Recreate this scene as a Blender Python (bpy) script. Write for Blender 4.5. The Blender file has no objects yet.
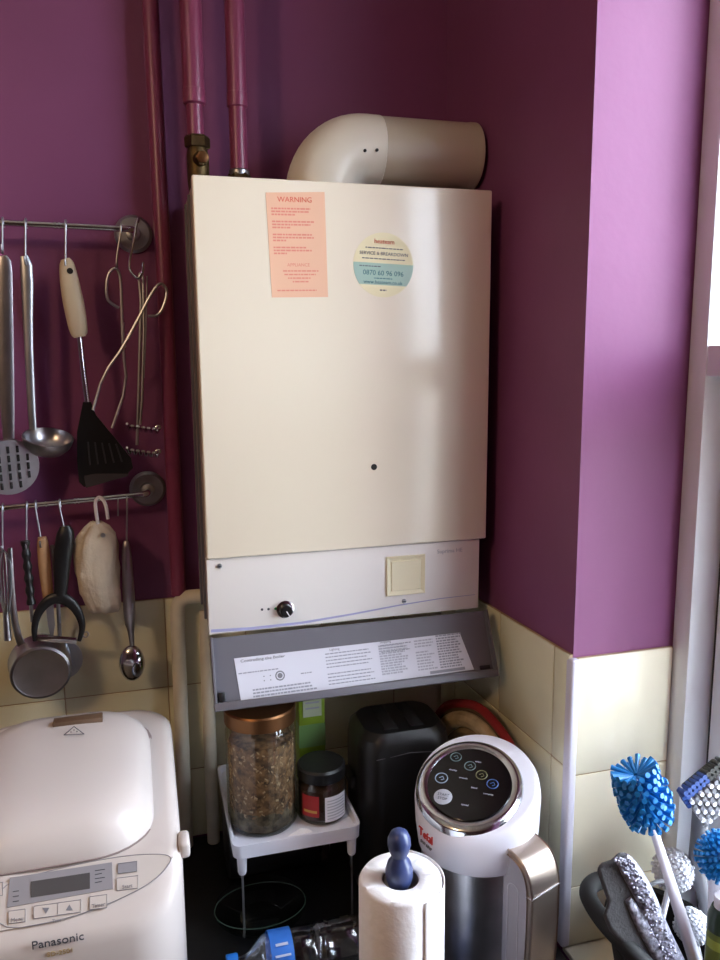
import bpy, bmesh, math, random
from mathutils import Vector as V, Matrix as M
random.seed(7)
SC = bpy.context.scene
COL = SC.collection
PI = math.pi
H = 1.71            # eye height above the floor; everything is built relative to the eye, then lifted by H

# ---------------------------------------------------------------- camera
F = 782.72
YAW, PITCH, ROLL = math.radians(15.629), math.radians(9.050), math.radians(-0.437)
fw = V((math.sin(YAW)*math.cos(PITCH), math.cos(YAW)*math.cos(PITCH), -math.sin(PITCH)))
rt0 = V((math.cos(YAW), -math.sin(YAW), 0)); up0 = rt0.cross(fw)
rt = math.cos(ROLL)*rt0 + math.sin(ROLL)*up0
up = -math.sin(ROLL)*rt0 + math.cos(ROLL)*up0
cam = bpy.data.cameras.new('camera'); cam.sensor_fit = 'HORIZONTAL'; cam.sensor_width = 36
cam.lens = 36*F/720; cam.clip_start = 0.02
co = bpy.data.objects.new('camera', cam); COL.objects.link(co)
m = M(((rt.x, up.x, -fw.x), (rt.y, up.y, -fw.y), (rt.z, up.z, -fw.z))).to_4x4()
m.translation = V((0, 0, H)); co.matrix_world = m
SC.camera = co

# ---------------------------------------------------------------- world, lamps, exposure
w = bpy.data.worlds.new('overcast_sky'); SC.world = w; w.use_nodes = True
nt = w.node_tree; bg = nt.nodes['Background']
tc = nt.nodes.new('ShaderNodeTexCoord'); sx = nt.nodes.new('ShaderNodeSeparateXYZ')
cr = nt.nodes.new('ShaderNodeValToRGB')
nt.links.new(tc.outputs['Generated'], sx.inputs[0]); nt.links.new(sx.outputs['Z'], cr.inputs[0])
e = cr.color_ramp.elements
e[0].position = 0.0; e[0].color = (0.42, 0.42, 0.40, 1)
e[1].position = 0.25; e[1].color = (0.80, 0.90, 1.0, 1)
x = e.new(0.03); x.color = (0.66, 0.72, 0.76, 1)
x = e.new(1.0); x.color = (0.85, 0.93, 1.0, 1)
nt.links.new(cr.outputs[0], bg.inputs[0]); bg.inputs[1].default_value = 17.0

def lamp(name, kind, loc, energy, color, size=0.1, rot=None, sy=None):
    L = bpy.data.lights.new(name, kind); L.energy = energy; L.color = color
    if kind == 'AREA':
        L.size = size
        if sy: L.shape = 'RECTANGLE'; L.size_y = sy
    elif kind == 'POINT': L.shadow_soft_size = size
    o = bpy.data.objects.new(name, L); COL.objects.link(o)
    o.location = V(loc)+V((0, 0, H))
    if rot: o.rotation_euler = rot
    return o
pl = lamp('window_portal', 'AREA', (0.758, 0.57, -0.09), 1, (1, 1, 1), 1.42, (0, PI/2, 0), .54)
pl.data.cycles.is_portal = True
lamp('ceiling_bulb', 'POINT', (-1.05, -0.25, 0.70), 14.0, (1.0, 0.66, 0.38), 0.09)
vs = SC.view_settings
vs.view_transform = 'Standard'; vs.look = 'None'; vs.gamma = 1; vs.use_curve_mapping = False
vs.exposure = 0.62

# ---------------------------------------------------------------- materials
def lin(c):
    c = c.lstrip('#'); r = [int(c[i:i+2], 16)/255 for i in (0, 2, 4)]
    return tuple((v/12.92 if v <= .04045 else ((v+.055)/1.055)**2.4) for v in r)+(1,)
def mat(name, col, rough=.5, metal=0, bump=0, bscale=60, var=0, vscale=8, col2=None, trans=0, coat=0, spec=None, sss=0, ior=None):
    m = bpy.data.materials.new(name); m.use_nodes = True
    t = m.node_tree; p = t.nodes['Principled BSDF']
    c = lin(col) if isinstance(col, str) else col
    p.inputs['Base Color'].default_value = c; p.inputs['Roughness'].default_value = rough
    p.inputs['Metallic'].default_value = metal
    if trans: p.inputs['Transmission Weight'].default_value = trans
    if coat: p.inputs['Coat Weight'].default_value = coat; p.inputs['Coat Roughness'].default_value = .08
    if spec is not None: p.inputs['Specular IOR Level'].default_value = spec
    if ior: p.inputs['IOR'].default_value = ior
    if sss: p.inputs['Subsurface Weight'].default_value = sss; p.inputs['Subsurface Scale'].default_value = .01
    tcn = t.nodes.new('ShaderNodeTexCoord')
    if var or col2:
        n = t.nodes.new('ShaderNodeTexNoise'); n.inputs['Scale'].default_value = vscale; n.inputs['Detail'].default_value = 5
        t.links.new(tcn.outputs['Object'], n.inputs['Vector'])
        r = t.nodes.new('ShaderNodeValToRGB'); r.color_ramp.elements[0].position = .35; r.color_ramp.elements[1].position = .65
        c2 = lin(col2) if col2 else tuple(min(1, v*(1+var)) for v in c[:3])+(1,)
        c1 = c if col2 else tuple(v*(1-var) for v in c[:3])+(1,)
        r.color_ramp.elements[0].color = c1; r.color_ramp.elements[1].color = c2
        t.links.new(n.outputs[0], r.inputs[0]); t.links.new(r.outputs[0], p.inputs['Base Color'])
    if bump:
        n = t.nodes.new('ShaderNodeTexNoise'); n.inputs['Scale'].default_value = bscale; n.inputs['Detail'].default_value = 4
        t.links.new(tcn.outputs['Object'], n.inputs['Vector'])
        b = t.nodes.new('ShaderNodeBump'); b.inputs['Strength'].default_value = bump; b.inputs['Distance'].default_value = .002
        t.links.new(n.outputs[0], b.inputs['Height']); t.links.new(b.outputs[0], p.inputs['Normal'])
    return m
def glass(name, tint=(1, 1, 1, 1), refl=.1, rough=.02):
    m = bpy.data.materials.new(name); m.use_nodes = True; t = m.node_tree
    t.nodes.remove(t.nodes['Principled BSDF'])
    a = t.nodes.new('ShaderNodeBsdfTransparent'); a.inputs[0].default_value = tint
    g = t.nodes.new('ShaderNodeBsdfGlossy'); g.inputs['Roughness'].default_value = rough
    lw = t.nodes.new('ShaderNodeLayerWeight'); lw.inputs[0].default_value = .25
    mx = t.nodes.new('ShaderNodeMixShader')
    ma = t.nodes.new('ShaderNodeMath'); ma.operation = 'MULTIPLY_ADD'; ma.inputs[1].default_value = .6; ma.inputs[2].default_value = refl*.4
    t.links.new(lw.outputs['Fresnel'], ma.inputs[0]); t.links.new(ma.outputs[0], mx.inputs[0])
    t.links.new(a.outputs[0], mx.inputs[1]); t.links.new(g.outputs[0], mx.inputs[2])
    t.links.new(mx.outputs[0], t.nodes['Material Output'].inputs[0])
    return m

PURPLE = mat('purple_wall_paint', (0.215, 0.063, 0.165, 1), .5, bump=.15, bscale=60, var=.04, vscale=5, spec=.35)
MAGENTA = mat('magenta_gloss_paint', (0.22, 0.040, 0.10, 1), .35)
CEIL = mat('white_ceiling_paint', '#d8d2c4', .9)
FLOORM = mat('grey_vinyl', '#5c564e', .6, var=.1)
ROOMW = mat('plum_room_paint', '#6b5661', .9)
TILE = mat('cream_ceramic_tile', '#eee7cf', .2, var=.05, vscale=6)
TILE_B = mat('cream_ceramic_tile_back', '#e2dfc4', .28, var=.07, vscale=6)
GROUT = mat('old_grout', '#b39c7e', .9)
UPVC = mat('white_window_plastic', '#d9dbe0', .35)
GASKET = mat('black_gasket', '#2c2a30', .6)
TRIMM = mat('pale_plastic_trim', '#d6d3e2', .3)
ENAMEL = mat('cream_white_enamel', '#ece1ce', .14, var=.015, vscale=3)
PANELW = mat('white_panel_enamel', '#e6e2e0', .3)
CASE = mat('shaded_casing', '#a08c80', .5)  # boiler sides: their brownish shade is put into the base colour
BLANK = mat('ivory_plastic', '#ece5c8', .4)
GREYP = mat('grey_plastic', '#636169', .45)
LABP = mat('label_paper', '#cfcfdb', .5)
DGREYP = mat('dark_grey_plastic', '#3c3b40', .5)
PAPER = mat('white_label_paper', '#eeeef6', .45)
INK = mat('grey_ink', '#77777f', .7)
INKD = mat('dark_ink', '#44444c', .7)
INKL = mat('pale_grey_ink', '#b7b8c4', .7)
PINKL = mat('faded_pink_label', '#e6b79a', .5)
REDI = mat('faded_red_ink', '#dd8878', .6)
REDS = mat('red_ink', '#d8604e', .6)
CREAMS = mat('cream_sticker', '#eadfb8', .4)
TEALS = mat('pale_teal_sticker', '#a6c4b8', .4)
TEALI = mat('teal_ink', '#4f7f86', .6)
BLUEI = mat('lavender_stripe', '#a5a6cf', .4)
BLACK = mat('black_plastic', '#141416', .38)
BLACKG = mat('black_gloss', '#08080b', .12)
BLACKM = mat('black_matt', '#101012', .7)
CHROME = mat('chrome', '#cdd0d6', .14, 1)
STEEL = mat('brushed_steel', '#b0afb4', .3, 1, var=.1, vscale=30)
DSTEEL = mat('dull_steel', '#a9acb2', .38, 1, var=.15, vscale=20)
BRASS = mat('tarnished_brass', '#5a4a30', .5, .9, bump=.5, var=.35, vscale=60)
FLUE = mat('flue_white_plastic', '#ece8da', .35)
FLUEG = mat('flue_grey_pipe', '#c4bba8', .38)
CREAMP = mat('cream_painted_pipe', '#ddd6c6', .4, var=.08, vscale=20)
WHITEP = mat('white_plastic', '#e6e5f0', .35)
BMW = mat('glossy_white_plastic', '#cbc1bd', .25)
BMP = mat('satin_white_panel', '#c4bbb6', .4)
BMG = mat('panel_grey', '#8d8a90', .35)
LCD = mat('lcd_dark', '#4c4a4c', .25)
CREAMH = mat('cream_handle', '#cfc0a4', .45)
CLOTH = mat('off_white_cloth', '#c9bdaa', .9, bump=.8, bscale=120, var=.08, vscale=30)
WOOD = mat('light_wood', '#a5805c', .6, var=.15, vscale=30)
GLASSM = glass('clear_glass', (.90, .93, .9, 1), .12)
PANE = glass('window_glass', (.97, .98, 1, 1), .08)
PETM = glass('clear_plastic', (.84, .88, .92, 1), .2, .05)
COPPER = mat('copper_lid', '#7a5436', .35, .9)
MUESLI = mat('muesli', '#3f2a1c', .85, bump=1, bscale=150, col2='#8a6848', vscale=90)
SEEDS = mat('dark_seeds', '#3a3128', .85, bump=1, bscale=150, col2='#7a6d58', vscale=100)
SAUCE = mat('brown_spread', '#3f2a20', .4)
REDL = mat('red_label', '#a3272b', .5)
GREENL = mat('lime_green_card', '#8fae2c', .5)
GREEND = mat('green_card', '#86b36a', .5)
WICKER = mat('cream_raffia', '#b8a585', .85, bump=1, bscale=90, var=.2, vscale=50)
REDF = mat('red_fabric_edge', '#8f1f22', .8, bump=.5)
TISSUE = mat('white_tissue', '#f0edef', .9, bump=.9, bscale=45)
BLUEK = mat('slate_blue_paint', '#38446f', .3)
CHAMP = mat('champagne_metal', '#b5a69c', .32, .85)
GREYH = mat('grey_satin_plastic', '#9a98a2', .4)
BLUEB = mat('bright_blue_bristles', '#0d74b8', .5)
BLUED = mat('dark_blue_bristles', '#173c80', .5)
WHITEB = mat('white_bristles', '#cfcfd6', .6)
GREYB = mat('grey_bristles', '#67676c', .6)
SPARK = mat('silver_scourer', '#5c5c68', .35, .35, bump=1, bscale=160, col2='#b4b4c8', vscale=170)
GREYC = mat('grey_microfibre', '#403f42', .95, bump=.6, bscale=200)
CHARC = mat('charcoal_plastic', '#0a0a0c', .75)
BLUEP = mat('blue_label', '#3a7bdc', .4)
BLUEC = mat('blue_cap', '#2b7fe0', .35)
COUNTER = mat('dark_worktop', '#0f0f11', .5, var=.3, vscale=80)
LEDG = mat('green_dot', '#2f9a5c', .4)

# ---------------------------------------------------------------- pixel rays to points at a known depth
def ray(px, py): return fw*F + rt*(px-360) - up*(py-480)
def at(px, py, Y): d = ray(px, py); return d*(Y/d.y)
def atz(px, py, z): d = ray(px, py); return d*(z/d.z)
def atp(px, py, o, n): d = ray(px, py); return d*(o.dot(n)/d.dot(n))

# ---------------------------------------------------------------- mesh builder
class B:
    def __init__(s): s.bm = bmesh.new(); s.mi = 0
    def _tag(s, faces):
        for f in faces: f.material_index = s.mi
    def face(s, pts):
        f = s.bm.faces.new([s.bm.verts.new(V(p)) for p in pts]); s._tag([f]); return f
    def frame(s, c, ax, ay, az, hx, hy, hz, bev=0, seg=2):
        """box about c with half sizes along three axes"""
        n0 = set(s.bm.verts)
        vs = []
        for k in (-1, 1):
            for j in (-1, 1):
                for i in (-1, 1): vs.append(s.bm.verts.new(V(c)+ax*hx*i+ay*hy*j+az*hz*k))
        fs = [s.bm.faces.new([vs[i] for i in q]) for q in ((0,2,3,1),(4,5,7,6),(0,1,5,4),(2,6,7,3),(0,4,6,2),(1,3,7,5))]
        s._tag(fs)
        if ax.cross(ay).dot(az) < 0: bmesh.ops.reverse_faces(s.bm, faces=fs)
        if bev:
            es = list({e for f in fs for e in f.edges})
            r = bmesh.ops.bevel(s.bm, geom=es, offset=bev, segments=seg, profile=.5, affect='EDGES')
            s._tag(r['faces'])
        return s
    def box(s, a, b, bev=0, seg=2):
        a, b = V(a), V(b); c = (a+b)/2; h = (b-a)/2
        return s.frame(c, V((1,0,0)), V((0,1,0)), V((0,0,1)), abs(h.x), abs(h.y), abs(h.z), bev, seg)
    def rings(s, rs, cap0=True, cap1=True, closed=True):
        rv = [[s.bm.verts.new(V(p)) for p in r] for r in rs]
        n = len(rv[0]); fs = []
        for a, b in zip(rv, rv[1:]):
            for i in range(n if closed else n-1):
                j = (i+1) % n; fs.append(s.bm.faces.new((a[i], a[j], b[j], b[i])))
        if cap0: fs.append(s.bm.faces.new(rv[0][::-1]))
        if cap1: fs.append(s.bm.faces.new(rv[-1]))
        s._tag(fs); return s
    def lathe(s, prof, o, axis=V((0,0,1)), n=40, cap0=True, cap1=True, sx=1, ref=None):
        """prof: (radius, height) pairs along axis from o"""
        axis = V(axis).normalized(); o = V(o)
        r_ = ref or (V((1,0,0)) if abs(axis.x) < .9 else V((0,1,0)))
        u = (r_ - axis*axis.dot(r_)).normalized(); v = axis.cross(u)
        rs = [[o+axis*h+u*(r*sx*math.cos(2*PI*i/n))+v*(r*math.sin(2*PI*i/n)) for i in range(n)] for r, h in prof]
        return s.rings(rs, cap0, cap1)
    def cyl(s, a, b, r, r2=None, n=24):
        a, b = V(a), V(b); d = b-a
        return s.lathe([(r, 0), (r if r2 is None else r2, d.length)], a, d, n)
    def tube(s, pts, r, n=10, closed=False, smooth=0, flat=1.0, up_=None):
        pts = [V(p) for p in pts]
        rr = list(r) if isinstance(r, (list, tuple)) else [r]*len(pts)
        for _ in range(smooth):
            q, r2 = [], []
            N = len(pts); rng = range(N) if closed else range(N-1)
            if not closed: q.append(pts[0]); r2.append(rr[0])
            for i in rng:
                a, b = pts[i], pts[(i+1) % N]; ra, rb = rr[i], rr[(i+1) % N]
                q += [a*.75+b*.25, a*.25+b*.75]; r2 += [ra*.75+rb*.25, ra*.25+rb*.75]
            if not closed: q.append(pts[-1]); r2.append(rr[-1])
            pts, rr = q, r2
        N = len(pts); rs = []; pu = None
        for i, p in enumerate(pts):
            if closed: d = pts[(i+1) % N]-pts[i-1]
            else: d = pts[min(i+1, N-1)]-pts[max(i-1, 0)]
            d.normalize()
            if up_ is not None: pu = V(up_)
            elif pu is None: pu = V((0,0,1)) if abs(d.z) < .9 else V((0,1,0))
            u = pu - d*pu.dot(d)
            if u.length < 1e-6: u = V((1,0,0)) - d*d.x
            u.normalize(); v = d.cross(u); pu = u
            rs.append([p+u*(rr[i]*flat*math.cos(2*PI*k/n))+v*(rr[i]*math.sin(2*PI*k/n)) for k in range(n)])
        if closed: rs.append(rs[0]); return s.rings(rs, False, False)
        return s.rings(rs)
    def prism(s, pts, d):
        d = V(d); a = [V(p) for p in pts]; b = [p+d for p in a]
        return s.rings([a, b])
    def ball(s, c, rx, ry=None, rz=None, nu=20, nv=12):
        ry = ry or rx; rz = rz or rx; c = V(c)
        rs = []
        for j in range(nv+1):
            t = PI*(j+.02*(j == 0)-.02*(j == nv))/nv
            rs.append([c+V((rx*math.sin(t)*math.cos(2*PI*i/nu), ry*math.sin(t)*math.sin(2*PI*i/nu), -rz*math.cos(t))) for i in range(nu)])
        return s.rings(rs)
    def text(s, body, o, ux, uy, size, align='LEFT', lift=.0002, ext=.00015, wide=1.0):
        cu = bpy.data.curves.new('t', 'FONT'); cu.body = body; cu.size = size; cu.align_x = align; cu.extrude = ext
        cu.resolution_u = 3
        ob = bpy.data.objects.new('t', cu); COL.objects.link(ob)
        bpy.context.view_layer.update()
        me = bpy.data.meshes.new_from_object(ob.evaluated_get(bpy.context.evaluated_depsgraph_get()))
        ux, uy = V(ux).normalized(), V(uy).normalized(); n = ux.cross(uy)
        vs = [s.bm.verts.new(V(o)+ux*v.co.x*wide+uy*v.co.y+n*(v.co.z+lift)) for v in me.vertices]
        for p in me.polygons:
            try:
                f = s.bm.faces.new([vs[i] for i in p.vertices]); f.material_index = s.mi
            except ValueError: pass
        bpy.data.objects.remove(ob); bpy.data.curves.remove(cu); bpy.data.meshes.remove(me)
        return s

def lib(o):
    return V(o['_loc']) if '_loc' in o else V((0,0,0))
def tag(o, label, cat, group=None, kind=None):
    if label: o['label'] = label
    if cat: o['category'] = cat
    if group: o['group'] = group
    if kind: o['kind'] = kind
    return o
ABS = {}
def obj(name, b, mats, parent=None, sharp=35, origin=None):
    bm = b.bm
    bmesh.ops.recalc_face_normals(bm, faces=bm.faces)
    if origin is None: origin = ABS[parent.name] if parent else V((0,0,0))
    if parent is None and origin == V((0,0,0)) and len(bm.verts):
        lo = V([min(v.co[i] for v in bm.verts) for i in range(3)]); hi = V([max(v.co[i] for v in bm.verts) for i in range(3)])
        origin = V(((lo.x+hi.x)/2, (lo.y+hi.y)/2, lo.z))
    for v in bm.verts: v.co -= origin
    for f in bm.faces: f.smooth = True
    th = math.radians(sharp)
    for e_ in bm.edges:
        if len(e_.link_faces) == 2 and e_.calc_face_angle(0) > th: e_.smooth = False
    me = bpy.data.meshes.new(name); bm.to_mesh(me); bm.free()
    for mt in (mats if isinstance(mats, (list, tuple)) else [mats]): me.materials.append(mt)
    o = bpy.data.objects.new(name, me); COL.objects.link(o)
    ABS[o.name] = origin.copy()
    if parent: o.parent = parent; o.location = origin-ABS[parent.name]
    else: o.location = origin
    return o
def empty(name, loc, label, cat, group=None):
    o = bpy.data.objects.new(name, None); COL.objects.link(o); o.location = V(loc); o.empty_display_size = .05
    ABS[o.name] = V(loc); tag(o, label, cat, group); return o
def struct(name, b, m, sharp=35):
    o = obj(name, b, m, sharp=sharp); o['kind'] = 'structure'; return o
def rrect(cx, cy, hx, hy, rad, z, n=8):
    """rounded rectangle ring; z may be a function of (x, y)"""
    rad = min(rad, hx, hy); out = []
    for q, (sx_, sy_) in enumerate(((1, 1), (-1, 1), (-1, -1), (1, -1))):
        for k in range(n+1):
            a = PI/2*(q+k/n)
            x_ = cx+sx_*(hx-rad)+rad*math.cos(a); y_ = cy+sy_*(hy-rad)+rad*math.sin(a)
            out.append(V((x_, y_, z(x_, y_) if callable(z) else z)))
    return out

X, Y_, Z_ = V((1,0,0)), V((0,1,0)), V((0,0,1))
YB = 1.2573          # back wall
FL = -H              # floor
TZ = -0.3833         # top of tiling
CT = -0.806          # worktop
SILL = -0.811
KX, KY = 0.5285, 0.862

# ================================================================ the setting
b = B(); b.box((-2.3, YB, FL), (0.74, YB+.12, .87)); struct('wall_back', b, PURPLE)
b = B()
b.prism([(0.502, YB, FL), (KX, KY, FL), (0.750, KY, FL), (0.750, YB+.12, FL), (0.502, YB+.12, FL)], (0, 0, .87-FL))
b.box((KX, .30, FL), (0.750, KY, SILL-.008))
b.box((KX, .30, .62), (0.750, KY, .87))
b.box((KX, -2.3, FL), (0.750, .30, .87))
struct('wall_right', b, PURPLE, 20)
b = B(); b.box((-2.4, -2.3, FL), (-2.3, YB+.12, .87)); struct('wall_left', b, ROOMW)
b = B(); b.box((-2.4, -2.4, FL), (0.735, -2.3, .87)); struct('wall_front', b, ROOMW)
b = B(); b.box((-2.4, -2.4, FL-.1), (0.735, YB+.12, FL)); struct('floor', b, FLOORM)
b = B(); b.box((-2.4, -2.4, .87), (0.735, YB+.12, .97)); struct('ceiling', b, CEIL)

def tiles(name, o, u, nrm, ucuts, zcuts, mats, th=.006):
    """o: point at u=0; separate bevelled tiles set proud of a grout bed"""
    b = B(); n = V(nrm); u = V(u).normalized()
    b.mi = 1
    c = V(o)+u*(ucuts[0]+ucuts[-1])/2+n*(th*.35); c.z = (zcuts[0]+zcuts[-1])/2
    b.frame(c, u, n, Z_, (ucuts[-1]-ucuts[0])/2, th*.35, abs(zcuts[0]-zcuts[-1])/2-.0008)
    b.mi = 0
    for a0, a1 in zip(ucuts, ucuts[1:]):
        for z0, z1 in zip(zcuts, zcuts[1:]):
            c = V(o)+u*(a0+a1)/2+n*(th/2); c.z = (z0+z1)/2
            b.frame(c, u, n, Z_, abs(a1-a0)/2-.0009, th/2, abs(z1-z0)/2-.0009, .0016, 2)
    return struct(name, b, mats)
uc = [-1.037, -.917, -.787, -.657, -.527, -.397, -.267, -.137, .022, .15, .28, .41, .4995]
b = tiles('trim_1', (0, YB, 0), (1, 0, 0), (0, -1, 0), uc, [TZ, TZ-.150, TZ-.300, CT], [TILE_B, GROUT])
wd = V((0.502-KX, YB-KY, 0)); wn = V((-wd.y, wd.x, 0)).normalized()
tiles('trim_2', (KX, KY, 0), wd, wn, [0.001, .035, .180, .330, wd.length-.008], [TZ-.004, TZ-.162, TZ-.318, CT], [TILE_B, GROUT])
tiles('trim_3', (KX, KY, 0), (1, 0, 0), (0, -1, 0), [0.004, .149], [TZ-.008, TZ-.173, TZ-.338, SILL], [TILE, GROUT])
b = B(); b.frame((KX, KY, (TZ-.008+SILL)/2), X, Y_, Z_, .0065, .0085, (TZ-.008-SILL)/2-.001, .004, 3); struct('trim_4', b, TRIMM)
b = B()
for i, y0 in enumerate((.712, .562, .412)):
    b.frame((KX+.074, y0+.075-.006, SILL-.004), X, Y_, Z_, .0735, .0742, .004, .0015)
b.box((KX, .30, SILL-.008), (KX+.149, KY, SILL-.0015))
struct('trim_5', b, TILE)
# left over ledge above the tiles of the window side, thin painted bead
# window: jamb, frame, transom, lower sash, panes
WX = 0.6783
b = B()
b.box((WX, .8283, SILL), (.749, .8605, .62), .0015)                # jamb by the reveal
b.box((WX, .30, SILL), (.749, .33, .62), .002)
b.box((WX, .33, .60), (.749, .8283, .62), .002)
b.box((WX+.001, .33, -.029), (.749, .8285, .009), .002)           # transom
b.box((WX, .33, SILL), (.749, .8283, SILL+.03), .002)
fr = struct('window_1', b, UPVC)
S0, S1 = SILL+.032, -.031                                          # sash below the transom
b = B()
b.mi = 1; b.box((.718, .8203, S0), (.744, .8283, S1))
b.mi = 0
b.box((.713, .744, S0), (.744, .8213, S1), .003)
b.box((.713, .40, S1-.06), (.744, .748, S1), .003)
b.box((.713, .40, S0), (.744, .748, S0+.06), .003)
b.box((.713, .332, S0), (.744, .40, S1), .003)
o = obj('window_sash', b, [UPVC, GASKET], fr)
b = B(); b.box((.728, .33, .009), (.732, .8283, .60)); o = obj('window_pane', b, PANE, fr)
b = B(); b.box((.728, .37, S0+.01), (.732, .74, S1-.01)); o = obj('window_pane', b, PANE, fr)
b = B(); b.box((.76, -8, FL-.1), (12, 8, FL)); struct('ground', b, mat('garden_paving', '#b5b2a6', .9, var=.2, vscale=2))

# worktop
b = B(); b.box((-1.2, .60, CT-.04), (KX-.010, YB-.0065, CT), .004, 3)
tag(obj('worktop', b, COUNTER), 'dark worktop along the tiled wall under the boiler', 'worktop')

# ================================================================ pipes
def pipe_obj(name, label, parts, group=None):
    t = empty(name, parts[0][3], label, 'pipe', group)
    for nm, bb, mt, _ in parts: obj(nm, bb, mt, t)
    return t
YA = 1.232
b = B(); b.tube([(0.0405, YA, .869), (0.0445, YA, .1), (.0445, YA, -.372)], .0115, 20)
t = empty('heating_pipe', (.0445, YA, -.372), 'thin magenta painted pipe left of the boiler, running down to the tiles', 'pipe', 'magenta pipes on the wall')
obj('tube', b, MAGENTA, t)
def drop_pipe(xc, y, zs, zb, r1, r2, label):
    t = empty('heating_pipe', (xc, y, zb), label, 'pipe', 'magenta pipes on the wall')
    b = B(); b.lathe([(r1, 0), (r1, .868-zs)], (xc, y, zs), Z_, 24); obj('tube', b, MAGENTA, t)
    b = B(); b.lathe([(r1*.9, -.004), (r1*1.05, -.002), (r1*1.05, .016), (r1*.98, .017)], (xc, y, zs), Z_, 24); obj('coupling', b, MAGENTA, t)
    b = B(); b.lathe([(r2, zb-zs), (r2, 0)], (xc, y, zs), Z_, 24); obj('lower_tube', b, MAGENTA, t)
    return t
YP = 1.185
p1 = drop_pipe(.0945, YP, .352, .300, .0150, .0118, 'magenta painted pipe ending in the exposed brass valve at the boiler corner')
p2 = drop_pipe(.1545, YP, .352, .262, .0138, .0125, 'magenta painted pipe on the right, entering the boiler top beside the flue elbow')
# brass valve
vx, vz = .0965, .262
t = empty('brass_valve', (vx, YP, .226), 'tarnished brass valve joining the middle pipe to the boiler top', 'valve')
b = B(); b.lathe([(.0170, .034), (.0180, .036), (.0180, .047), (.0160, .050)], (vx, YP, .257), Z_, 6); obj('nut', b, BRASS, t, 25)
b = B(); b.lathe([(.012, 0), (.014, .006), (.0155, .02), (.0155, .054), (.013, .066)], (vx, YP, .2265), Z_, 20)
b.cyl((vx, YP, .273), (vx+.004, YP-.026, .273), .0105, .0095, 20); obj('body', b, BRASS, t)
b = B(); b.lathe([(.0085, 0), (.0085, .004), (.005, .005)], (vx+.004, YP-.0255, .273), (0, -1, 0), 6); obj('spindle', b, COPPER, t)
b = B(); b.lathe([(.0135, 0), (.014, .004), (.012, .011)], (vx, YP, .2268), Z_, 6); obj('lower_nut', b, BRASS, t, 25)
t = empty('compression_fitting', (.1545, YP, .226), 'tarnished brass fitting low on the right magenta pipe at the boiler top', 'fitting')
b = B(); b.lathe([(.017, .0), (.0185, .004), (.0185, .026), (.0155, .032)], (.1545, YP, .2268), Z_, 6); obj('nut', b, BRASS, t, 25)
b = B(); b.lathe([(.0145, .026), (.0148, .036), (.0132, .038)], (.1545, YP, .2268), Z_, 20); obj('olive', b, DSTEEL, t)
# cream painted pipes over the tiles
b = B(); b.tube([(.0775, 1.224, -.3755), (.07, 1.224, -.3755), (.055, 1.226, -.3760), (.0415, 1.228, -.386), (.0405, 1.229, -.42), (.0385, 1.229, CT+.001)], .0112, 18, smooth=2)
tag(obj('water_pipe', b, CREAMP), 'cream painted pipe on the tiles with a bend at the top towards the boiler', 'pipe')
b = B(); b.tube([(.083, 1.232, -.402), (.0835, 1.228, -.45), (.0835, 1.228, CT+.001)], [.007, .0105, .0105], 18, smooth=1)
tag(obj('water_pipe', b, CREAMP), 'straight cream painted pipe on the tiles just left of the grey flap', 'pipe')

# ================================================================ boiler
BX0, BX1, BF, BZ0, BZ1 = .0768, .4895, 1.05, -.2725, .2265
bo = empty('gas_boiler', (.283, YB, -.385), 'large cream white wall-hung gas boiler with stickers on its door', 'boiler')
b = B(); b.box((BX0+.002, BF+.022, -.382), (BX1-.004, YB, BZ1-.003), .004)
obj('casing', b, CASE, bo)
b = B(); b.box((BX0-.0015, 1.115, -.378), (BX0+.004, 1.121, BZ1-.012), .001); b.box((BX0-.0015, 1.185, -.378), (BX0+.004, 1.190, BZ1-.012), .001)
obj('side_seam', b, GREYP, bo)
b = B(); b.frame(((BX0+BX1)/2, BF+.010, (BZ0+BZ1)/2), X, Y_, Z_, (BX1-BX0)/2, .010, (BZ1-BZ0)/2, .0028, 3)
door = obj('door', b, ENAMEL, bo)
b = B(); b.lathe([(.0044, 0), (.0044, .0006), (.0030, .0007)], at(374, 467, BF)+V((0, .0002, 0)), -Y_, 20); obj('sight_hole', b, BLACKM, door)
# lower control panel
PF = BF+.006
b = B(); b.frame(((.0765+.4815)/2, PF+.008, (-.3815+BZ0-.001)/2), X, Y_, Z_, (.4815-.0765)/2, .008, (BZ0-.001+.3815)/2, .002, 2)
cp = obj('control_panel', b, PANELW, bo)
def ribbon(b, pts, half, nrm, lift=.0003):
    """thin raised stripe along pts; half = half width"""
    n = V(nrm); P = [V(p) for p in pts]; L, R = [], []
    for i, p in enumerate(P):
        d = (P[min(i+1, len(P)-1)]-P[max(i-1, 0)]).normalized(); s = n.cross(d)
        h = half[i] if isinstance(half, (list, tuple)) else half
        L.append(p+s*h+n*lift); R.append(p-s*h+n*lift)
    for i in range(len(P)-1): b.face((L[i], L[i+1], R[i+1], R[i]))
b = B()
sw = [at(*q, PF) for q in ((211, 631), (250, 628.5), (300, 623), (350, 614.5), (400, 605), (440, 598.5), (475, 594.5))]
ribbon(b, sw, [.0022, .002, .0018, .0014, .001, .0006, .0003], -Y_); obj('swoosh_stripe', b, BLUEI, cp)
kc = at(285, 609, PF)
b = B(); b.lathe([(.0125, 0), (.0125, .0022), (.0105, .003)], kc, -Y_, 32); b.mi = 1
b.lathe([(.0088, .003), (.0084, .012), (.007, .0135)], kc, -Y_, 32); b.mi = 2
b.frame(kc+V((.002, -.0142, -.003)), (X*.5-Z_*.86), Y_, (X*.86+Z_*.5), .0045, .0008, .0007)
obj('control_knob', b, [CHROME, BLACK, PAPER], cp)
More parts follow.
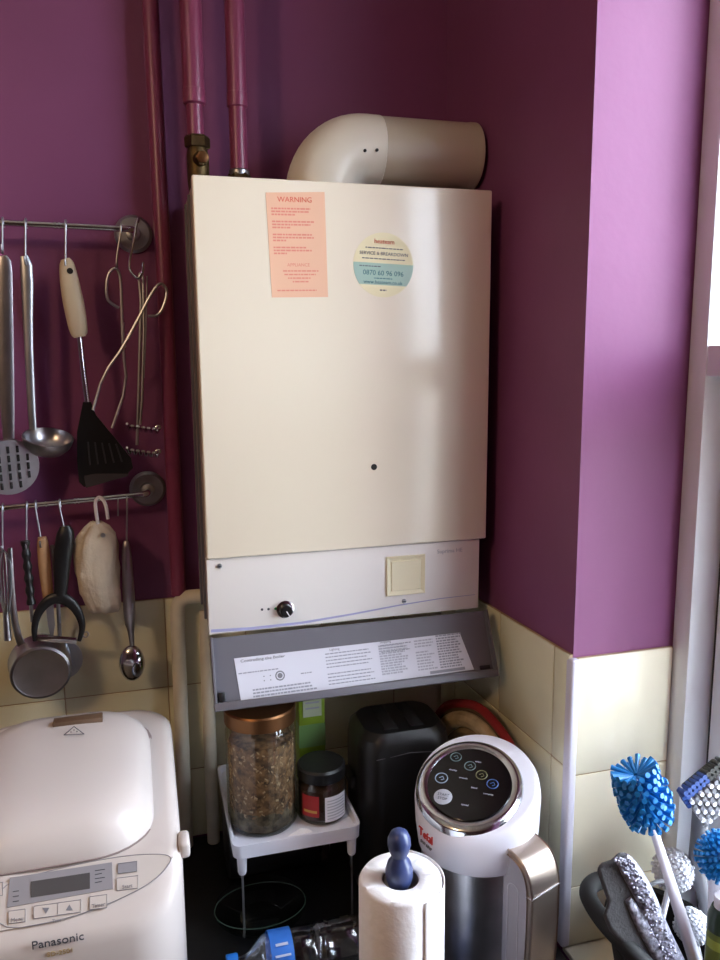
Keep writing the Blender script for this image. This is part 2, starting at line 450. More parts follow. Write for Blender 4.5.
for q, mt in ((262, INKD), (268.5, INKD), (275.5, LEDG)):
    b = B(); b.lathe([(.0018, 0), (.0018, .0005)], at(q, 609.5-(q-262)*.06, PF), -Y_, 14); obj('indicator_light', b, mt, cp)
for q in ((219.5, 566), (404, 601)):
    b = B(); b.lathe([(.0035, 0), (.0035, .001), (.0025, .0028)], at(*q, PF), -Y_, 16); b.mi = 1
    b.frame(at(*q, PF)+V((0, -.003, 0)), X, Y_, Z_, .0022, .0003, .0005); obj('screw', b, [DSTEEL, BLACK], cp)
p0 = at(386, 557, PF); p1_ = at(424.5, 592.5, PF)
cx, cz = (p0.x+p1_.x)/2, (p0.z+p1_.z)/2; hx = abs(p1_.x-p0.x)/2; hz = abs(p1_.z-p0.z)/2
b = B(); b.rings([[V((cx+i*h*hx, PF-y, cz+j*h*hz)) for i, j in ((-1,-1),(1,-1),(1,1),(-1,1))] for h, y in ((1, 0), (1, .0025), (.97, .0035), (.78, .0012), (.76, .0014), (.73, .0032))])
obj('timer_blank', b, BLANK, cp, 15)
b = B(); b.text('Suprima HE', at(437, 553.5, PF), X, Z_, .0085, wide=1.0); obj('model_lettering', b, INKL, cp)

# warning notice
def sheet(b, corners, th=.0004):
    """corners: bl, br, tr, tl"""
    n = (corners[1]-corners[0]).cross(corners[3]-corners[0]).normalized()
    b.prism(corners, n*th)
    return n
def dashes(b, o, ux, uy, u0, u1, v, h, lift, fill=.85, seed=0):
    """a line of printed words too small to read: short bars"""
    rnd = random.Random(seed+int(v*1e6)); u = u0; n = ux.cross(uy)
    while u < u1-1e-4:
        L = min(rnd.uniform(.002, .0065), u1-u)
        c = [o+ux*a+uy*w+n*lift for a, w in ((u, v), (u+L, v), (u+L, v+h), (u, v+h))]
        b.face(c); u += L+.0009
DF = BF
c = [at(272, 297.5, DF), at(328, 297, DF), at(324.5, 192, DF), at(265.5, 192.5, DF)]
b = B(); sheet(b, c)
o0 = c[0]; ux = (c[1]-c[0]).normalized(); uy = (c[3]-c[0]); uy = (uy-ux*uy.dot(ux)).normalized(); W_ = (c[1]-c[0]).length; HH = (c[3]-c[0]).length
sk = (c[3]-c[0]).dot(ux)
b.mi = 1
b.text('WARNING', o0+ux*(W_*.5+sk)+uy*HH*.915+(-Y_)*.0004, ux, uy, .0095, 'CENTER')
b.mi = 2
row = .845
for n_, rows in enumerate(((.86, .82, .52), (.92, .84, .42), (.86, .9, .3), (.72, .84, .3))):
    for r_ in rows:
        dashes(b, o0+ux*sk*row, ux, uy, .006, W_*(.06+r_*.82), HH*row, .0021, .0006, seed=n_); row -= .0285
    row -= .038
b.text('APPLIANCE', o0+ux*(W_*.5+sk*.3)+uy*HH*.30+(-Y_)*.0004, ux, uy, .006, 'CENTER')
for v_, a_, d_ in ((.25, .22, .85), (.215, .24, .8), (.18, .3, .7), (.145, .38, .66), (.06, .1, .8)):
    dashes(b, o0+ux*sk*v_, ux, uy, W_*a_, W_*d_, HH*v_, .0018, .0006, .8, 9)
obj('warning_notice', b, [PINKL, REDS, REDI], door)
# round service sticker
cc = (at(383.5, 233.5, DF)+at(383.5, 296.5, DF))/2; RR = (at(413.5, 265, DF)-at(353.5, 265, DF)).length/2
b = B(); b.lathe([(RR, 0), (RR, .0004)], cc, -Y_, 64)
tl = math.radians(-2.2); ux = V((math.cos(tl), 0, math.sin(tl))); uy = V((-math.sin(tl), 0, math.cos(tl)))
b.mi = 1
va, vb = RR*.05, -RR*.62
pts = []
a0, a1 = math.asin(va/RR), math.asin(vb/RR); N = 16
ring = [a0+(a1-a0)*i/N for i in range(N+1)]
poly = [(RR*math.cos(a), RR*math.sin(a)) for a in ring]+[(-RR*math.cos(a), RR*math.sin(a)) for a in reversed(ring)]
b.prism([cc+ux*u*.995+uy*v*1.0-Y_*.0004 for u, v in poly], -Y_*.0002)
def stx(t_, u, v, s_, mi, al='CENTER'): b.mi = mi; b.text(t_, cc+ux*u+uy*v-Y_*.0006, ux, uy, s_, al)
stx('heateam', 0, RR*.66, .0085, 2)
for q in ((-.62, .62, .50, 1.0), (-.72, .70, .17, 1.0)):
    b.mi = 3; dashes(b, cc, ux, uy, RR*q[0], RR*q[1], RR*q[2], .0013, .0009, seed=3)
stx('SERVICE & BREAKDOWN', 0, RR*.30, .0062, 3)
b.mi = 3; dashes(b, cc, ux, uy, -RR*.8, -RR*.1, -RR*.07, .0013, .0009, seed=5)
stx('0870 60 96 096', 0, -RR*.32, .0092, 4)
b.mi = 4; dashes(b, cc, ux, uy, -RR*.3, RR*.3, -RR*.43, .0012, .0009, seed=6)
stx('www.heateam.co.uk', 0, -RR*.585, .0068, 4)
b.mi = 3; dashes(b, cc, ux, uy, -RR*.1, RR*.12, -RR*.80, .0018, .0009, seed=8)
obj('service_sticker', b, [CREAMS, TEALS, REDS, INK, TEALI], door)

# drop-down grey flap
ft, fb = V((0, 1.052, -.385)), V((0, 1.010, -.468))
fd = (fb-ft).normalized(); fn = V((0, fd.z, -fd.y)); fn = -fn if fn.y > 0 else fn
b = B()
hc = (ft+fb)/2
b.frame(V((.2828, hc.y, hc.z)), X, fd, fn, .2062, (fb-ft).length/2, .0012)
lipd = .0125
for sx_ in (BX0+.0015, BX1-.0015):
    b.frame(V((sx_, hc.y, hc.z))+fn*lipd/2, X, fd, fn, .0016, (fb-ft).length/2, lipd/2, .0006)
b.frame(V((.2828, fb.y, fb.z))+fn*lipd/2, X, fd, fn, .2067, .0055, lipd/2+.001, .002)
fl = obj('drop_down_flap', b, GREYP, bo)
b = B()
b.frame(V((BX0+.0105, fb.y, fb.z))-fd*.013+fn*.004, X, fd, fn, .0045, .006, .003, .001); obj('catch', b, BLACK, fl); b = B()
b.frame(V((BX1-.016, fb.y, fb.z))-fd*.010+fn*.002, X, fd, fn, .008, .003, .002, .001)
obj('catch', b, BLACK, fl)
po = V((0, ft.y, ft.z))+fn*.0016
c = [atp(*q, po, fn) for q in ((241, 701.5), (474, 669.5), (459.5, 632.5), (234, 658.5))]
b = B(); sheet(b, c)
o0 = c[0]; ux = (c[1]-c[0]).normalized(); nn = fn; uy = nn.cross(ux).normalized(); W_ = (c[1]-c[0]).length; HH = (c[3]-c[0]).dot(uy)
oo = o0+nn*.0004
b.mi = 1
b.text('Controlling the Boiler', oo+ux*W_*.012+uy*HH*.885+nn*.0001, ux, uy, .0056, wide=1.25)
b.text('Lighting', oo+ux*W_*.38+uy*HH*.90, ux, uy, .0048)
b.text('Stopping', oo+ux*W_*.60+uy*HH*.93, ux, uy, .0048)
b.mi = 2
def col_(u0, u1, v0, v1, n_, gap=(), h=.0016, mi=2):
    b.mi = mi
    for i in range(n_):
        if i in gap: continue
        dashes(b, oo, ux, uy, W_*u0, W_*(u1-random.uniform(0, .04)), HH*(v0+(v1-v0)*i/max(1, n_-1)), h, .0003, seed=i)
col_(.36, .56, .82, .10, 10, (5,))
col_(.59, .72, .84, .16, 12, (), .0024, 3)
col_(.60, .74, .86, .70, 3)
col_(.75, .84, .86, .15, 11, (3,), .0022, 3)
col_(.85, .97, .92, .14, 13, (), .0022)
col_(.05, .32, .20, .05, 3, (), .0022)
col_(.0, .2, .62, .62, 1, (), .0016)
col_(.25, .30, .44, .44, 1)
for i in range(3):
    for j in range(2):
        b.mi = 1; pc = oo+ux*W_*(.10+.026*i)+uy*HH*(.40+.10*j); b.lathe([(.0009, .0001), (.0009, .0003)], pc, nn, 8)
pc = oo+ux*W_*.165+uy*HH*.47
b.mi = 1; b.lathe([(.0068, .0001), (.0068, .0003)], pc, nn, 24)
b.mi = 0; b.lathe([(.0050, .0003), (.0050, .0004)], pc, nn, 24)
b.mi = 1; b.lathe([(.0036, .0004), (.0036, .0006)], pc, nn, 24)
b.mi = 2
c2 = [oo+ux*W_*a+uy*HH*v+nn*.0003 for a, v in ((.80, .03), (.96, .03), (.96, .10), (.80, .10))]; b.face(c2)
obj('instruction_label', b, [LABP, INK, mat('faint_ink', '#8f909c', .7), mat('fainter_ink', '#a6a7b4', .7)], fl)

# flue
fY = 1.155
t = empty('flue_pipe', (.275, fY, BZ1), 'pale round flue elbow and pipe on top of the boiler', 'flue')
b = B(); pts = []; n = 14; Rb = .062; cx0, cz0 = .333, .232
rs = []
def fring(a, r):
    c_ = V((cx0-Rb*math.cos(a), fY, cz0+Rb*math.sin(a))); d = V((-math.cos(a), 0, math.sin(a)))
    return [c_+d*(r*math.cos(2*PI*k/40))+Y_*(r*math.sin(2*PI*k/40)) for k in range(40)]
rs.append([p+V((0, 0, BZ1-.002-cz0)) for p in fring(0, .0545)] if False else [V((p.x, p.y, BZ1-.002)) for p in fring(0, .0545)])
for i in range(1, n+1): rs.append(fring(PI/2*i/n, .0545-.0050*i/n))
rs.append([p+X*.020 for p in fring(PI/2, .0492)]); rs.append([p+X*.022 for p in fring(PI/2, .0476)])
b.rings(rs)
el = obj('elbow', b, FLUE, t)
for q, r__ in (((365, 150.5), .0500), ((377, 150), .0493)):
    b = B(); b.lathe([(.0022, -.002), (.0022, .0008)], at(*q, fY-r__), -Y_, 12); obj('screw_hole', b, BLACKM, el)
b = B(); b.lathe([(.0482, 0), (.0482, .152)], (.348, fY, .294), X, 44)
fp = obj('pipe', b, FLUEG, t)
b = B(); b.lathe([(.0486, 0), (.0490, .003), (.0490, .012), (.0480, .013)], (.4905, fY, .294), X, 44); obj('wall_collar', b, FLUEG, t)
b = B(); b.lathe([(.0030, 0), (.0034, .006), (.0015, .011)], at(334, 184, 1.12)*1.0, Z_, 12); tag(obj('test_nipple', b, GREYP, t), None, None)

# ================================================================ utensil rails
RY = 1.205
def rail(label, pl_, pr, mount_r):
    a, c_ = at(*pl_, RY), at(*pr, RY)
    d = (c_-a).normalized(); a = a-d*.25
    t = empty('utensil_rail', (c_.x, YB, c_.z), label, 'rail', 'steel utensil rails on the purple wall')
    b = B(); b.tube([a, c_-d*.012, c_-d*.002+V((0, .004, 0)), c_+V((0, .016, 0)), V((c_.x, YB-.008, c_.z))], [.0042, .0042, .0050, .0055, .0055], 16, smooth=2); obj('rod', b, CHROME, t)
    b = B(); b.lathe([(mount_r, 0), (mount_r, .004), (mount_r*.85, .008), (mount_r*.4, .0085), (mount_r*.34, .014), (.006, .015)], (c_.x, YB, c_.z), -Y_, 36); obj('wall_mount', b, DSTEEL, t)
    for dx in (.10, .105, .145):
        q = c_-d*dx; b = B(); b.lathe([(.0053, 0), (.0053, .0022)], q, d, 16); obj('collar_ring', b, CHROME, t)
    return t
r1 = rail('upper steel utensil rail with the shiny round wall mount', (0, 222.5), (133, 229), .0275)
r2 = rail('lower steel utensil rail ending in the flat round wall mount above the tiles', (0, 508), (148, 494), .0275)
HG = 'steel hooks on the utensil rails'
def hook(px, py0, py1, label, rpy, dx=0, Yh=RY, w=.0014):
    """S hook over the rod: loop over rpy, tail to py1"""
    a = at(px, rpy, Yh); e_ = at(px+dx, py1, Yh-.008)
    r_ = .0062
    pts = [a+V((0, r_*1.0, -.006)), a+V((0, r_, .0)), a+V((0, r_*.7, r_*.8)), a+V((0, -r_*.2, r_*1.1)), a+V((0, -r_, r_*.4)), a+V((0, -r_*1.2, -.006)), e_+V((0, .0, .012)), e_+V((0, -.001, .0)), e_+V((0, -.006, -.006)), e_+V((0, -.012, .0)), e_+V((0, -.012, .006))]
    b = B(); b.tube(pts, w, 8, smooth=2)
    return tag(obj('hook', b, DSTEEL), label, 'hook', HG)
UY = 1.192
def U(px, py, Y=UY): return at(px, py, Y)
# --- slotted skimmer at the left edge
hook(3, 0, 250, 'steel hook at the left edge holding the slotted skimmer', 222.5)
t = empty('skimmer', U(14, 500), 'steel slotted skimmer with flat handle, leftmost on the upper rail', 'skimmer')
b = B(); b.tube([U(2, 256), U(4, 262), U(4, 300), U(7, 400), U(9, 446)], [.006, .0105, .0115, .010, .007], 14, smooth=1, flat=.22, up_=Y_); obj('handle', b, STEEL, t)
sc = U(9, 467); ax = V((.35, -1, -.15)).normalized()
b = B(); b.lathe([(.040, .004), (.041, .0), (.038, -.004), (.030, -.009), (.015, -.012), (.001, -.013)], sc, ax, 36, True, True)
hd = obj('pan', b, STEEL, t)
b = B()
u_ = X.cross(ax).normalized(); v_ = ax.cross(u_)
for i in range(-2, 3):
    for j in range(-2, 3):
        if i*i+j*j < 6: b.frame(sc+ax*.0052+u_*i*.013+v_*j*.0125, u_, v_, ax, .0050, .0018, .0008, .0006)
obj('slots', b, BLACKM, hd)
# --- ladle
hook(26, 0, 262, 'steel hook holding the plain ladle', 223.5)
t = empty('ladle', U(42, 470), 'plain steel ladle with deep bowl beside the slotted skimmer', 'ladle')
b = B(); b.tube([U(24, 256), U(27, 268), U(28, 330), U(31, 400), U(33, 430)], [.005, .009, .006, .0055, .005], 12, smooth=1, flat=.35, up_=Y_); obj('handle', b, DSTEEL, t)
lc = U(48, 437)
b = B(); ax = V((.15, -.30, 1)).normalized()
b.lathe([(.0335, .001), (.035, .0), (.034, -.005), (.031, -.013), (.023, -.022), (.011, -.027), (.001, -.028), (.001, -.026), (.011, -.025), (.022, -.020), (.029, -.012), (.032, -.004), (.0328, .0)], lc, ax, 36, False, False); obj('bowl', b, STEEL, t)
# --- slotted turner
hook(66, 0, 265, 'steel hook holding the black slotted turner', 225)
t = empty('slotted_turner', U(108, 485), 'black slotted turner with a cream plastic handle', 'turner')
hp = [U(65, 259), U(67, 264), U(70, 285), U(75, 310), U(79, 333), U(80, 337)]
b = B(); b.tube(hp, [.006, .0105, .0135, .0145, .0125, .008], 18, smooth=2, flat=.6, up_=Y_); h_ = obj('handle', b, CREAMH, t)
b = B(); c0 = U(70, 271, UY-.0062); b.lathe([(.0042, -.001), (.0042, .0012)], c0, -Y_, 16, sx=1, ); obj('hanging_hole', b, BLACKM, h_)
b = B(); b.tube([U(79, 333), U(83, 370), U(87, 402)], .0042, 12); obj('shaft', b, CHROME, t)
sp = [(83, 402), (91, 402), (96, 415), (115, 438), (131, 458), (133, 468), (126, 475), (84, 487), (79, 482), (77, 460), (77, 432), (81, 412)]
b = B(); b.prism([U(*q, UY-.002+(.00022*(q[1]-400))) for q in sp], (0, .0025, 0)); bl = obj('blade', b, BLACK, t, 20)
b = B()
for i in range(5):
    a = U(88+i*7, 442+i*.5, UY-.0028+.0095); c_ = U(90+i*8.0, 465-i*.8, UY-.0028+.0143)
    b.tube([a, c_], .0011, 8)
obj('slots', b, DGREYP, bl)
b = B(); b.prism([U(*q, UY+.0142) for q in ((84, 476), (130, 466), (128, 476), (86, 488))], (0, .001, 0)); obj('worn_edge', b, DGREYP, bl)
# --- scissor tongs
hook(121, 0, 266, 'steel hook holding the wire scissor tongs', 227, -4)
t = empty('scissor_tongs', U(112, 428), 'wire scissor tongs with two looped handles', 'tongs')
ty = UY-.004
b = B(); b.tube([U(123, 345, ty), U(122, 320, ty), U(121, 280, ty), U(118, 269, ty), U(113, 268, ty), U(107, 276, ty), U(106, 298, ty), U(112, 304, ty), U(119, 308, ty)], .0021, 8, smooth=2)
b.tube([U(123, 322, ty), U(123, 350, ty), U(127, 385, ty), U(112, 428, ty)], .0021, 8, smooth=1); obj('arm', b, DSTEEL, t)
b = B(); b.tube([U(124, 345, ty-.003), U(140, 315, ty-.003), U(152, 292, ty-.003), U(160, 282, ty-.003), U(167, 288, ty-.003), U(166, 300, ty-.003), U(159, 316, ty-.003), U(148, 316, ty-.003)], .0021, 8, smooth=2)
b.tube([U(142, 312, ty-.003), U(124, 346, ty-.003), U(103, 375, ty-.003), U(93, 410, ty-.003)], .0021, 8, smooth=1); obj('arm', b, DSTEEL, t)
b = B(); b.lathe([(.003, -.005), (.003, .004)], U(124, 346, ty), -Y_, 12); obj('pivot', b, DSTEEL, t)
# --- wire masher seen edge on
b = B(); b.tube([at(138, 222, 1.214), at(139, 217, 1.205), at(137, 219, 1.196), at(134, 240, UY-.006), at(128, 266, UY-.006), at(132, 274, UY-.012), at(139, 280, UY-.016), at(143, 272, UY-.019), at(143, 262, UY-.019)], .0019, 8, smooth=2)
tag(obj('hook', b, CHROME), 'large bent steel hook by the upper wall mount holding the wire masher', 'hook', HG)
t = empty('wire_masher', U(145, 462), 'thin wire masher with two zigzag feet, nearest the magenta pipe', 'masher')
my = UY-.006
b = B(); b.tube([U(139, 278, my), U(141, 300, my), U(139, 380, my), U(137, 445, my)], .0022, 8); b.tube([U(143, 277, my), U(144, 330, my), U(142, 400, my), U(140, 425, my)], .0019, 8)
b.tube([U(139, 278, my), U(140, 272, my), U(143, 277, my)], .0016, 8, smooth=1); b.tube([U(147, 276, my), U(146, 330, my), U(144, 378, my)], .0010, 6); obj('handle', b, DSTEEL, t)
for yy in (427, 451):
    b = B(); pts = []
    for k in range(13):
        pts.append(U(127+k*2.7, yy+k*.35+(3.4 if k % 2 else -3.4), my+(.018 if k % 2 else -.014)))
    b.tube(pts, .0019, 8, smooth=1)
    b.tube([U(157, yy+4, my-.006), U(161, yy+1, my-.006), U(159, yy-2, my-.006), U(155, yy, my-.006)], .0014, 8, smooth=2, closed=True)
    obj('foot', b, CHROME, t)

# --- lower rail
LY = 1.190
def L_(px, py, Y=LY): return at(px, py, Y)
hook(3, 0, 548, 'steel hook at the left edge of the lower rail holding the whisk', 508)
t = empty('balloon_whisk', L_(8, 640), 'steel balloon whisk hanging leftmost on the lower rail', 'whisk')
b = B()
for k in range(4):
    a = k*PI/4+.2; dx, dy = math.cos(a)*8.5, math.sin(a)*.014
    b.tube([L_(2, 548, LY)]+[L_(4+dx*s_+q*.04, 552+q, LY+dy*s_) for q, s_ in ((8, .9), (30, 1.0), (55, .5), (66, .12))]+[L_(6, 622, LY)], .0010, 6, smooth=2)
    b.tube([L_(4-dx*s_+q*.04, 552+q, LY-dy*s_) for q, s_ in ((0, .3), (8, .9), (30, 1.0), (55, .5), (66, .12))], .0010, 6, smooth=2)
obj('wires', b, DSTEEL, t)
b = B(); b.tube([L_(6, 612), L_(8, 640)], [.0045, .0055], 12); obj('collar', b, STEEL, t)
hook(27, 0, 546, 'steel hook holding the ribbed black handled tool', 506)
t = empty('ribbed_peeler', L_(31, 610), 'tool with ribbed black handle between whisk and wooden handle', 'peeler')
b = B(); zz = [L_(25+q*.10, 541+q) for q in range(0, 66, 3)]
b.tube(zz, [(.0065 if i % 4 < 2 else .0048) for i in range(len(zz))], 14); obj('handle', b, BLACK, t)
b = B(); b.tube([L_(31, 604), L_(32, 622)], [.003, .002], 10); obj('shank', b, DSTEEL, t)
hook(36, 0, 543, 'thin bent wire hook holding the tool with the wooden handle', 505, 5)
t = empty('kitchen_knife', L_(50, 640), 'small tool with a pale wooden handle hanging beside the black Y-shaped peeler', 'knife')
b = B(); b.tube([L_(42, 537, LY+.004), L_(43, 545, LY+.004), L_(45, 570, LY+.004), L_(49, 602, LY+.004)], [.006, .0085, .0088, .0075], 14, flat=.6, up_=Y_, smooth=1); obj('handle', b, WOOD, t)
b = B(); b.prism([L_(*q, LY+.004) for q in ((45, 600), (53, 600), (55, 625), (52, 645), (48, 625))], (0, .0012, 0)); obj('blade', b, DSTEEL, t)
hook(60, 0, 532, 'steel hook holding the black Y-shaped peeler', 504, 4)
t = empty('swivel_peeler', L_(60, 640), 'black Y-shaped peeler with a wide steel blade', 'peeler')
py_ = LY-.008
b = B(); b.tube([L_(65, 526, py_), L_(66, 534, py_), L_(62, 560, py_), L_(61, 590, py_), L_(59, 602, py_)], [.007, .0135, .0125, .009, .009], 16, smooth=2, flat=.55, up_=Y_); obj('handle', b, BLACK, t)
b = B(); b.tube([L_(35, 641, py_), L_(34, 628, py_), L_(38, 612, py_), L_(48, 600, py_), L_(60, 597, py_), L_(72, 603, py_), L_(80, 615, py_), L_(83, 628, py_), L_(79, 641, py_)], [.003, .0045, .006, .008, .009, .008, .006, .0045, .003], 14, smooth=2, flat=.6, up_=Y_); obj('yoke', b, BLACK, t)
b = B(); b.frame((L_(37, 637.5, py_)+L_(77, 640.5, py_))/2, (L_(77, 640.5, py_)-L_(37, 637.5, py_)).normalized(), Y_, Z_, (L_(77, 640, py_)-L_(37, 640, py_)).length/2, .004, .0042, .001); obj('blade', b, CHROME, t)
b = B(); b.tube([L_(82, 634, py_), L_(87, 631, py_), L_(89, 635, py_), L_(85, 638, py_)], .0012, 8, smooth=2, closed=True); obj('eye_remover', b, DSTEEL, t)
# cloth bag on hanger hook
b = B(); b.tube([at(108, 519, LY-.004), at(106, 505, LY-.004), at(102, 498, 1.197), at(98, 497, 1.205), at(95, 502, 1.197), at(96, 512, LY-.004), at(98, 524, LY-.004)], .0026, 10, smooth=2)
tag(obj('hook', b, WHITEP), 'white plastic hook holding the off-white cloth bag', 'hook', HG)
b = B(); rs = []
prof = [(522, 96, 5, .004), (527, 97, 12, .010), (535, 97, 19, .016), (548, 96, 22, .020), (570, 97, 21.5, .021), (590, 100, 19.5, .019), (604, 104, 17, .014), (611, 105, 14.5, .008)]
for yy, cx_, hw, dp in prof:
    c0 = L_(cx_, yy); hwm = (L_(cx_+hw, yy)-c0).x; rg = []
    for k in range(48):
        a = 2*PI*k/48; f_ = 1+.07*math.sin(5*a+yy*.09)+.05*math.sin(11*a-yy*.14)+.03*math.sin(17*a+yy*.05)
        rg.append(c0+X*hwm*math.cos(a)*f_+Y_*dp*math.sin(a)*f_+Z_*(.002*math.sin(6*a+1)))
    rs.append(rg)
b.rings(rs); t = tag(obj('cloth_bag', b, CLOTH, sharp=80), 'crumpled off-white cloth bag hanging from the lower rail', 'bag')
b = B(); b.lathe([(.0035, 0), (.0035, .002)], L_(103, 535, LY-.018), -Y_, 12); obj('eyelet', b, DSTEEL, t)
# scoop
hook(127, 0, 545, 'steel hook holding the steel scoop', 500)
b = B(); b.tube([at(118, 500, 1.211), at(118, 497.5, 1.205), at(118, 501, 1.198), at(118, 516, 1.199)], .0012, 8, smooth=1); tag(obj('hook', b, DSTEEL), 'small empty hook between the cloth bag and the scoop', 'hook', HG)
t = empty('melon_scoop', L_(132, 682), 'steel scoop with a long tubular handle, rightmost on the lower rail', 'scoop')
b = B(); b.tube([L_(126, 541), L_(126, 546), L_(127, 560), L_(129, 600), L_(130, 622), L_(131, 630), L_(132, 645)], [.003, .006, .0075, .0092, .0085, .005, .0035], 18, smooth=1); obj('handle', b, STEEL, t)
b = B(); ax = V((.35, -1, .12)).normalized(); c_ = L_(132, 663)
b.ball(c_, .0190, .0120, .0285, 28, 18)
b.lathe([(.0115, 0), (.0120, .0012), (.0105, .0014)], c_+V((.006, -.0108, -.008)), V((.45, -1, -.25)), 24, sx=.6); obj('bowl', b, CHROME, t)
# small measuring cup / pan
t = empty('measuring_cup', L_(40, 700), 'round steel measuring cup hanging bottom outwards with a long handle', 'measuring cup')
b = B(); c_ = L_(41, 673, LY-.012); ax = V((.12, -1, -.10)).normalized()
b.lathe([(.0445, -.040), (.0455, -.036), (.0435, -.033), (.0430, -.004), (.0415, .0), (.038, .0015), (.036, .0005), (.0, .0005)][:-1]+[(.001, .0005)], c_, ax, 48, True, True); obj('cup', b, STEEL, t)
b = B(); b.tube([L_(10, 548, LY-.006), L_(12, 600, LY-.004), L_(16, 630, LY+.004), L_(24, 652, LY+.016)], [.003, .0048, .005, .006], 12, smooth=1, flat=.4, up_=Y_); obj('handle', b, STEEL, t)
t = empty('measuring_spoon', L_(66, 668, LY+.01), 'small steel spoon bowl showing behind the black peeler', 'spoon')
b = B(); b.lathe([(.030, .0), (.029, -.008), (.022, -.016), (.008, -.02), (.001, -.02)], L_(62, 660, LY+.024), V((0, -1, .1)), 30); obj('bowl', b, DSTEEL, t)
b = B(); b.tube([L_(60, 640, LY+.024), L_(58, 600, LY+.016), L_(52, 545, LY+.008)], .003, 10, flat=.5, up_=Y_); obj('handle', b, DSTEEL, t)

# ================================================================ bread maker
bm_ = empty('bread_maker', (-.107, .91, CT), 'glossy white bread maker with a grey display and rounded lid', 'bread maker')
bx, by, bhx, bhy = -.1065, .915, .1265, .180
FRY = by-bhy
def ztop(x_, y_):
    s_ = max(0, min(1, (y_-FRY-.004)/.048)); s2 = max(0, min(1, (y_-.90)/.12))
    return -.556+.041*s_+.024*s2
b = B(); rs = []
rs.append(rrect(bx, by, bhx-.006, bhy-.006, .05, CT+.004)); rs.append(rrect(bx, by, bhx, bhy, .055, CT+.012))
rs.append(rrect(bx, by, bhx, bhy, .055, -.60))
rs.append(rrect(bx, by, bhx, bhy, .055, lambda x_, y_: ztop(x_, y_)-.016))
rs.append(rrect(bx, by, bhx-.0015, bhy-.0015, .054, lambda x_, y_: ztop(x_, y_)-.007))
rs.append(rrect(bx, by, bhx-.006, bhy-.005, .052, lambda x_, y_: ztop(x_, y_)-.0015))
for ins in (.014, .03, .05, .075, .1):
    rs.append(rrect(bx, by, bhx-ins, bhy-ins*.95, .05, ztop))
b.rings(rs); body = obj('body', b, BMW, bm_, 50)
for sx_ in (-1, 1):
    for sy_ in (-1, 1):
        b = B(); b.cyl((bx+sx_*.09, by+sy_*.13, CT+.0005), (bx+sx_*.09, by+sy_*.13, CT+.006), .011)
        obj('foot', b, BLACK, bm_)
# lid
lx, ly, lhx, lhy = bx-.006, .922, .104, .132
def zl(x_, y_, base): return base-.004+.009*max(0, (y_-.80)/.25)
b = B(); rs = []
for hx_, hy_, rad, zz, sh in ((lhx, lhy, .062, -.519, 0), (lhx+.001, lhy+.001, .062, -.510, 0), (lhx, lhy, .062, -.500, .002), (lhx-.003, lhy-.003, .060, -.489, .004), (lhx-.009, lhy-.008, .058, -.480, .007), (lhx-.018, lhy-.015, .055, -.474, .009), (lhx-.035, lhy-.032, .05, -.469, .009), (lhx-.06, lhy-.06, .04, -.466, .009), (lhx-.085, lhy-.09, .02, -.465, .009)):
    rs.append(rrect(lx, ly+sh, hx_, hy_, rad, lambda x_, y_, zz=zz: zl(x_, y_, zz)))
b.rings(rs); lid = obj('lid', b, BMW, bm_, 50)
b = B(); b.rings([rrect(lx, ly, lhx+.0028, lhy+.0028, .064, lambda x_, y_: ztop(x_, y_)+.0002), rrect(lx, ly, lhx+.0028, lhy+.0028, .064, lambda x_, y_: ztop(x_, y_)+.0012)])
obj('lid_seam', b, mat('seam_brown', '#8a7a78', .7), body)
b = B(); vc = atz(78, 719, -.4585); b.box((vc.x-.030, vc.y-.006, -.4655), (vc.x+.030, vc.y+.010, -.4575), .001); obj('vent', b, mat('vent_brown', '#5d4634', .6), lid)
# warning triangle on the lid
def on_lid(px, py): return atz(px, py, -.4597)
b = B()
tri = [on_lid(64, 735), on_lid(84, 734), on_lid(74, 726.5)]
for i in range(3): b.tube([tri[i], tri[(i+1) % 3]], .0005, 6)
for q in ((71, 732), (74, 730), (77, 731.5)): b.ball(on_lid(*q), .0008, nu=6, nv=4)
obj('hot_surface_mark', b, INKD, lid)
# side tab
b = B(); b.frame((bx+bhx+.0025, .80, -.522), X, Y_, Z_, .006, .014, .009, .004, 3); obj('side_tab', b, BMW, bm_)
# control panel on the sloped front
pn = V((0, -.041, .048)).normalized(); pn = V((0, -.6494, .7604))
po = V((0, FRY+.027, -.5355+.0012)); pv = V((0, .7604, .6494))
def pp(px, py, l=0): q = atp(px, py, po, pn); return q+pn*l
def pbox(b, p0, p1, p2, p3, th=.0006, l=0):
    b.prism([pp(*q, l) for q in (p0, p1, p2, p3)], pn*th)
uxp = X
b = B()
op = [(-6, 886), (60, 868), (120, 856), (160, 853.5), (173, 857), (166, 869), (150, 884), (110, 904), (60, 921), (-6, 932)]
b.prism([pp(*q, -.0008) for q in op], pn*.0012); cpn = obj('control_panel', b, BMP, bm_, 20)
b = B(); q_ = [pp(*q, .0006) for q in op]; b.tube(q_, .00045, 6, closed=True, smooth=2); obj('panel_outline', b, BMG, cpn)
b = B(); pbox(b, (7, 908), (113, 889), (112, 862.5), (10, 878), .0007, .0005); b.mi = 1
pbox(b, (31, 898), (90, 889), (90, 873), (31, 882), .0006, .0011); b.mi = 2
for i, yy in enumerate((871, 875, 879, 883)): 
    b.tube([pp(95, yy, .0013), pp(105-i % 2*3, yy-1.5, .0013)], .0004, 5)
for yy in (884, 889, 894): b.tube([pp(13, yy+8, .0013), pp(19, yy+7, .0013)], .0004, 5)
obj('display', b, [BMG, LCD, INKD], cpn)
